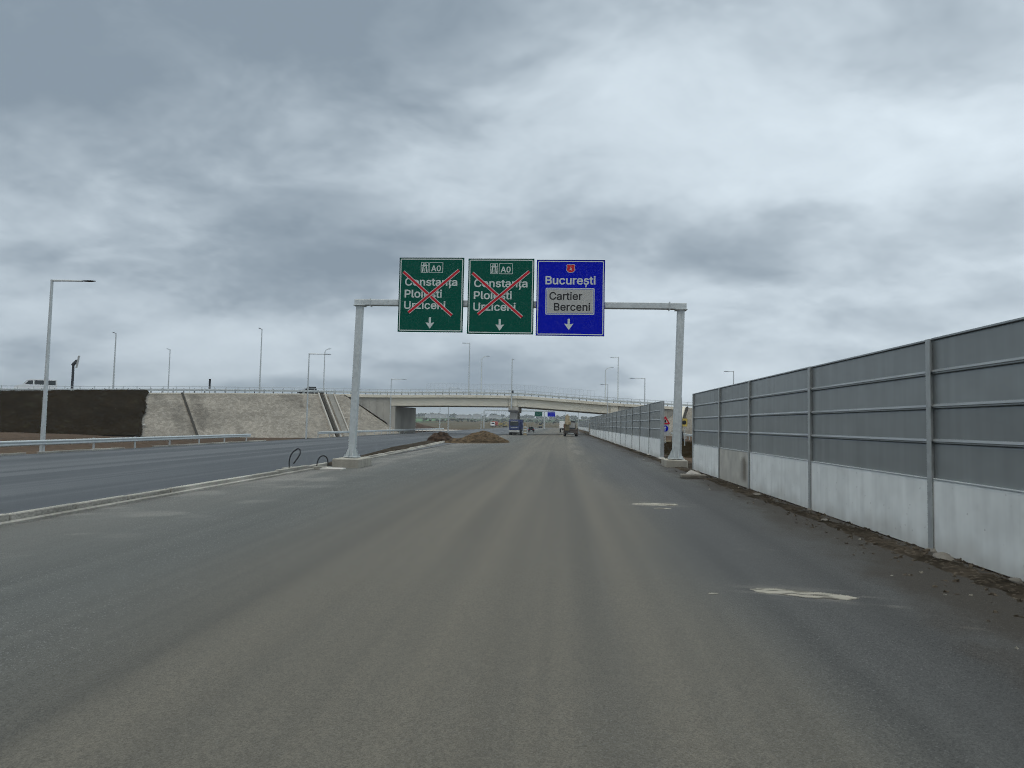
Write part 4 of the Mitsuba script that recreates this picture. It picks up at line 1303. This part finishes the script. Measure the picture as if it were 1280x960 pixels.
# backhoe loader driving away, boom folded up
before = set(scene)
v = thing('backhoe_loader', 'muddy brown backhoe loader with folded beige boom driving away on the main road', 'backhoe loader')
add('body', box(-1.05, 1.05, 0, 3.2, 0.55, 1.25, 0.08), 'brown_paint', v)
add('rear_frame', box(-1.2, 1.2, -0.35, -0.02, 0.45, 0.9, 0.04), 'brown_paint', v)
add('cab', extrude_y(Polygon([(-0.8, 1.255), (-0.72, 2.45), (0.72, 2.45), (0.8, 1.255)]), 0.1, 1.7), 'dark_steel', v)
add('cab_roof', box(-0.8, 0.8, 0.0, 1.85, 2.452, 2.62, 0.06), 'dark_steel', v)
add('rear_window', extrude_y(Polygon([(-0.66, 1.45), (-0.62, 2.35), (0.62, 2.35), (0.66, 1.45)]), 0.07, 0.098), 'sign_grey', v)
add('side_panel', box(-1.2, -0.82, 0.0, 0.6, 1.0, 2.05, 0.04), 'rust_paint', v)
add('stabiliser', box(-1.18, -0.98, -0.55, -0.36, 0.25, 1.45, 0.03), 'brown_paint', v)
add('stabiliser', box(0.98, 1.18, -0.55, -0.36, 0.25, 1.45, 0.03), 'brown_paint', v)
add('boom', extrude_x(Polygon([(-0.75, 1.0), (-1.15, 2.4), (-0.75, 3.45), (-0.45, 3.4), (-0.75, 2.4), (-0.36, 1.0)]), -0.95, -0.25), 'beige_paint', v)
add('dipper_arm', extrude_x(Polygon([(-0.85, 3.7), (-0.55, 3.6), (-1.2, 1.9), (-1.45, 2.0)]), -0.78, -0.42), 'beige_paint', v)
add('bucket', join(box(-1.05, 0.0, -1.3, -0.85, 1.9, 2.6, 0.12)), 'beige_paint', v)
for s_ in (-1, 1):
    wheel(v, s_ * 0.95, 0.6, 0.62, 0.62, 0.42, name='rear_wheel')
    wheel(v, s_ * 0.92, 2.8, 0.45, 0.45, 0.32, name='front_wheel')
    add('tail_light', box(s_ * 1.05 - .08, s_ * 1.05 + .08, -.37, -.351, 0.68, 0.82), 'sign_red', v)
add('number_plate', box(-.5, .5, -.37, -.352, .48, .6), 'sign_white', v)
place(before, trimesh.transformations.translation_matrix((1.75, 112.5, -0.10)) @ np.diag([1.0, 1, 0.97, 1]))

before = set(scene)
v = thing('white_truck', 'white truck partly hidden behind the left side of the backhoe loader', 'truck')
add('box_body', box(-1.2, 1.2, 0, 5, 1.0, 2.7, 0.05), 'white_paint', v)
add('cab', box(-1.1, 1.1, 5.05, 6.8, 0.7, 2.4, 0.1), 'white_paint', v)
add('chassis', box(-0.5, 0.5, -0.1, 6, 0.5, 0.99), 'dark_steel', v)
for wy in (1.2, 5.9):
    for s_ in (-1, 1):
        wheel(v, s_ * 0.95, wy, 0.45, 0.45, 0.3)
place(before, trimesh.transformations.translation_matrix((1.0, 168, -0.1)))

before = set(scene)
v = thing('red_truck', 'red and white construction truck far along the left carriageway', 'truck')
add('cab', box(-1.2, 1.2, 0, 2, 0.9, 3.0, 0.1), 'white_paint', v)
add('tipper_body', box(-0.5, 2.6, 2.1, 6.5, 1.1, 3.4, 0.05), 'red_paint', v)
add('windscreen', box(-0.8, 1.0, -0.03, -0.001, 1.8, 2.7), 'window_glass', v)
add('bumper', box(-1.2, 1.2, -0.2, -0.04, 0.5, 0.88), 'dark_steel', v)
for wy in (1, 4.8, 5.9):
    for s_ in (-1, 1):
        wheel(v, s_ * 1.0 + (0.4 if wy > 2 else 0), wy, 0.5, 0.5, 0.34)
place(before, trimesh.transformations.translation_matrix((-38.6, 390, -0.5)))


def digger(x, y, z, mt, label, s=1.0, flip=1):
    before = set(scene)
    v = thing('excavator', label, 'excavator')
    for o in (-1.0, 1.0):
        add('track', extrude_y(Polygon([(-1.9, 0.2), (-1.6, 0.0), (1.6, 0.0), (1.9, 0.2), (1.9, 0.6), (1.6, 0.8), (-1.6, 0.8), (-1.9, 0.6)]), o - .3, o + .3), 'rubber', v)
    add('body', box(-1.8, 1.2, -1.25, 1.25, 0.95, 1.9, 0.15), mt, v)
    add('cab', box(0.1, 1.4, -1.2, -0.1, 1.91, 2.9, 0.1), 'window_glass', v)
    add('boom', extrude_y(Polygon([(0.9, 1.6), (2.6, 3.5), (4.6, 3.2), (4.6, 2.9), (2.7, 3.0), (1.3, 1.4)]), 0.1, 0.5), mt, v)
    add('dipper_arm', bar((4.5, 0.3, 3.2), (4.3, 0.3, 1.0), 0.3), mt, v)
    add('bucket', box(3.9, 4.7, -0.2, 0.8, 0.2, 1.05, 0.15), 'dark_steel', v)
    place(before, trimesh.transformations.translation_matrix((x, y, z)) @ np.diag([flip * s, s, s, 1]))


digger(-42, 480, -0.3, 'yellow_paint', 'olive yellow excavator with lowered boom far behind the tan soil heap')
digger(-34.0, 420, -0.5, 'yellow_paint', 'second yellow excavator just left of the bridge pier, far away', 0.8, -1)
before = set(scene)
v = thing('road_roller', 'small yellow road roller on the distant road right of the pier', 'road roller')
add('drum', trimesh.creation.cylinder(0.7, 2.0, sections=24).apply_transform(trimesh.transformations.rotation_matrix(math.pi / 2, [0, 1, 0])).apply_translation((0, -1.4, 0.7)), 'dark_steel', v)
add('body', box(-0.9, 0.9, -0.6, 2.2, 0.8, 1.7, 0.1), 'yellow_paint', v)
add('cab', box(-0.8, 0.8, -0.4, 0.9, 1.701, 2.8, 0.08), 'window_glass', v)
for s_ in (-1, 1):
    wheel(v, s_ * 0.8, 1.5, 0.65, 0.65, 0.5)
place(before, trimesh.transformations.translation_matrix((-11.5, 400, -0.45)))

# ------------------------------------------------------------------ far gantry with two signs
fg = thing('far_gantry', 'distant sign gantry seen under the overpass', 'gantry')
for x in (-33.6, -7.0):
    add('post', box(x - .25, x + .25, 299.75, 300.25, -0.5, 7.2, 0.03), 'galvanised', fg)
add('beam', box(-33.4, -2.5, 299.8, 300.2, 7.21, 7.75, 0.03), 'galvanised', fg)
for x in np.linspace(-29, -23, 7):
    add('hanger', box(x - .05, x + .05, 299.72, 299.79, 6.0, 7.8), 'galvanised', fg)
for x0, mt, lab, g_ in ((-11.2, 'sign_green', 'small distant green sign on the far gantry', None), (-5.6, 'sign_blue', 'small distant blue sign on the far gantry', None)):
    k = thing('distant_sign', lab, 'road sign', g_)
    add('panel', box(x0, x0 + 3.3, 299.60, 299.70, 5.1, 7.3), mt, k)
    e_ = []
    for i_ in range(2):
        e_.append(box(x0 + 0.5, x0 + 2.8 - 0.5 * i_, 299.58, 299.597, 6.55 - 0.7 * i_, 6.75 - 0.7 * i_))
    add('border', join(box(x0 + .12, x0 + 3.18, 299.585, 299.598, 5.2, 5.28), box(x0 + .12, x0 + 3.18, 299.585, 299.598, 7.12, 7.2)), 'sign_white', k)

# ------------------------------------------------------------------ signs and clutter seen through the barrier gap
k = thing('warning_sign_post', 'post with a red bordered triangle over a blue disc, seen through the barrier gap', 'road sign')
wx, wy = 8.93, 59.0
add('post', tube([(wx, wy + .06, -0.3), (wx, wy + .06, 2.7)], 0.03, 8), 'galvanised', k)
add('back_board', box(wx - .34, wx + .34, wy, wy + 0.02, 1.05, 2.05), 'sign_grey', k)
tri = Polygon([(wx - .36, 2.04), (wx + .36, 2.04), (wx, 2.66)]).buffer(0.03, quad_segs=3)
t_ = add('triangle', extrude_y(tri, wy - .03, wy - .01), 'sign_red', k)
add('triangle_face', extrude_y(tri.buffer(-0.12), wy - .04, wy - .031), 'sign_white', t_)
add('pictogram', extrude_y(Polygon([(wx - .1, 2.15), (wx + .1, 2.15), (wx + .05, 2.38), (wx - .05, 2.38)]), wy - .048, wy - .041), 'sign_black', t_)
dsc = Point(wx - .02, 1.65).buffer(0.26, quad_segs=8)
d_ = add('disc', extrude_y(dsc, wy - .03, wy - .01), 'sign_blue', k)
add('arrow', extrude_y(Polygon([(wx - .05, 1.48), (wx + .01, 1.48), (wx + .01, 1.68), (wx + .08, 1.68), (wx - .02, 1.82), (wx - .12, 1.68), (wx - .05, 1.68)]), wy - .04, wy - .031), 'sign_white', d_)
k = thing('yellow_sign', 'yellow board with a black disc beside the right gantry leg', 'road sign')
wx, wy = 9.02, 50.6
add('post', tube([(wx + .05, wy + .06, -0.3), (wx + .05, wy + .06, 2.3)], 0.03, 8), 'galvanised', k)
add('board', box(wx - .12, wx + .22, wy, wy + .02, 1.85, 2.42), 'sign_yellow', k)
add('disc', extrude_y(Point(wx, 2.13).buffer(0.15, quad_segs=8), wy - .01, wy - .001), 'sign_black', k)
k = thing('generator_box', 'dark machine box on the earth behind the barrier gap', 'machine')
add('housing', box(12.3, 13.3, 75, 76, 0.55, 1.35, 0.05), 'dark_steel', k)
add('skid', box(12.2, 13.4, 74.9, 76.1, 0.0, 0.54, 0.03), 'rubber', k)
k = thing('timber_stack', 'tan timber stack behind the noise barrier under the warning signs', 'timber')
for i_ in range(4):
    add('board', box(9.3, 10.6, 66 + .02 * i_, 66.5, 0.0 + .12 * i_, 0.115 + .12 * i_), 'beige_paint', k)
guard_r = thing('guardrail', 'pale guardrail on the far side of the earth ground seen in the barrier gap', 'guardrail')
for y_ in np.arange(92, 120, 4):
    again('post', grpost, guard_r, T().translate([17.6 + .06 * (y_ - 92), float(y_), 0.05]) @ T().rotate([0, 0, 1], 180))
add('rail', wbeam(90, 120, 0, 0.5).apply_transform(np.diag([-1, 1, 1, 1])).apply_transform(trimesh.transformations.rotation_matrix(-0.06, [0, 0, 1])).apply_translation((11.9, 0, 0.05)), 'galvanised', guard_r)
# earth bank behind the gap
X, Y = np.meshgrid(np.linspace(6.6, 16, 40), np.linspace(36, 72, 70), indexing='ij')
Z = 0.02 + 1.0 * np.clip(1 - ((X - 11) / 4.2) ** 2, 0, 1) * np.clip(1 - ((Y - 55) / 17) ** 2, 0, 1) * 0.7 + 0.25 * noise2(X, Y, 0.7, 5)
add('earth_bank', grid(X, Y, Z - 0.1), 'topsoil', smooth=True, kind='structure')

# ------------------------------------------------------------------ far landscape
# soil berm beyond the overpass on the left
X, Y = np.meshgrid(np.linspace(-95, -44, 70), np.linspace(228, 262, 30), indexing='ij')
Z = -0.6 + 3.2 * np.clip(1 - ((Y - 244) / 12) ** 2, 0, 1) * np.clip((X + 95) / 8, 0, 1) * np.clip((-44 - X) / 12, 0, 1) * (0.85 + 0.6 * noise2(X, Y, 0.25, 8))
add('soil_berm', grid(X, Y, Z), 'mound_dark_soil', smooth=True, label='long low berm of dark soil beyond the left bridge opening', category='berm')


def trees(name, xs0, xs1, y0, y1, n, hmin, hmax, seed, label):
    g = np.random.default_rng(seed)
    base = trimesh.creation.icosphere(1, 1.0)
    M_ = []
    for _ in range(n):
        x, y = g.uniform(xs0, xs1), g.uniform(y0, y1)
        h = g.uniform(hmin, hmax)
        z = float(terrain(np.array(x), np.array(y)))
        for _b in range(5):
            m = base.copy()
            m.vertices *= (1 + 0.35 * g.normal(size=(len(m.vertices), 1))) * h * np.array([0.36, 0.36, 0.30]) * g.uniform(0.6, 1.1)
            m.apply_translation((x + g.normal(0, h * .3), y + g.normal(0, h * .3), z + h * g.uniform(0.25, 0.8)))
            M_.append(m)
    add(name, join(M_), 'foliage_far', label=label, category='trees', kind='stuff')


trees('far_trees', -1600, 900, 1500, 2300, 700, 5, 11, 3, 'bluish line of far woodland along the horizon')
trees('far_scrub', -150, 80, 620, 1000, 150, 1.2, 3.0, 5, 'grey green scrub beyond the far carriageway')
for i_, (x, y, w, d_, h, lab) in enumerate([(-232, 1160, 36, 20, 7, 'leftmost white warehouse on the horizon through the left bridge opening'),
                                            (-182, 1180, 26, 20, 6, 'long white warehouse on the horizon right of the leftmost one'),
                                            (-148, 1150, 14, 14, 7.5, 'small tall white shed on the horizon among the warehouses'),
                                            (-126, 1190, 22, 16, 6, 'rightmost white warehouse on the horizon')]):
    z = float(terrain(np.array(float(x)), np.array(float(y)))) - 0.3
    k = thing('warehouse', lab, 'warehouse')
    add('wall', box(x, x + w, y, y + d_, z, z + h), 'shed_white', k)
    add('roof', extrude_y(Polygon([(x - .4, z + h + .01), (x + w + .4, z + h + .01), (x + w / 2, z + h + 1.6)]), y - .4, y + d_ + .4), 'sign_grey', k)
    for j in range(2):
        add('door', box(x + w * (j + .5) / 2 - 1.5, x + w * (j + .5) / 2 + 1.5, y - .12, y - .01, z + .2, z + 3.2), 'galvanised', k)

# ------------------------------------------------------------------ the air of the plain: far things fade to blue grey
scene['air'] = {'type': 'homogeneous', 'albedo': {'type': 'rgb', 'value': [0.95, 0.955, 0.96]}, 'sigma_t': {'type': 'rgb', 'value': [0.00020, 0.00022, 0.00024]}}
scene['haze'] = {'type': 'cube', 'to_world': T().translate([0, 2300, 15]) @ T().scale([5100, 2800, 29]), 'bsdf': {'type': 'null'}, 'interior': {'type': 'ref', 'id': 'air'}}
labels['haze'] = {'label': 'thin grey haze lying over the whole plain', 'category': 'haze', 'kind': 'stuff'}
scene['camera']['medium'] = {'type': 'ref', 'id': 'air'}
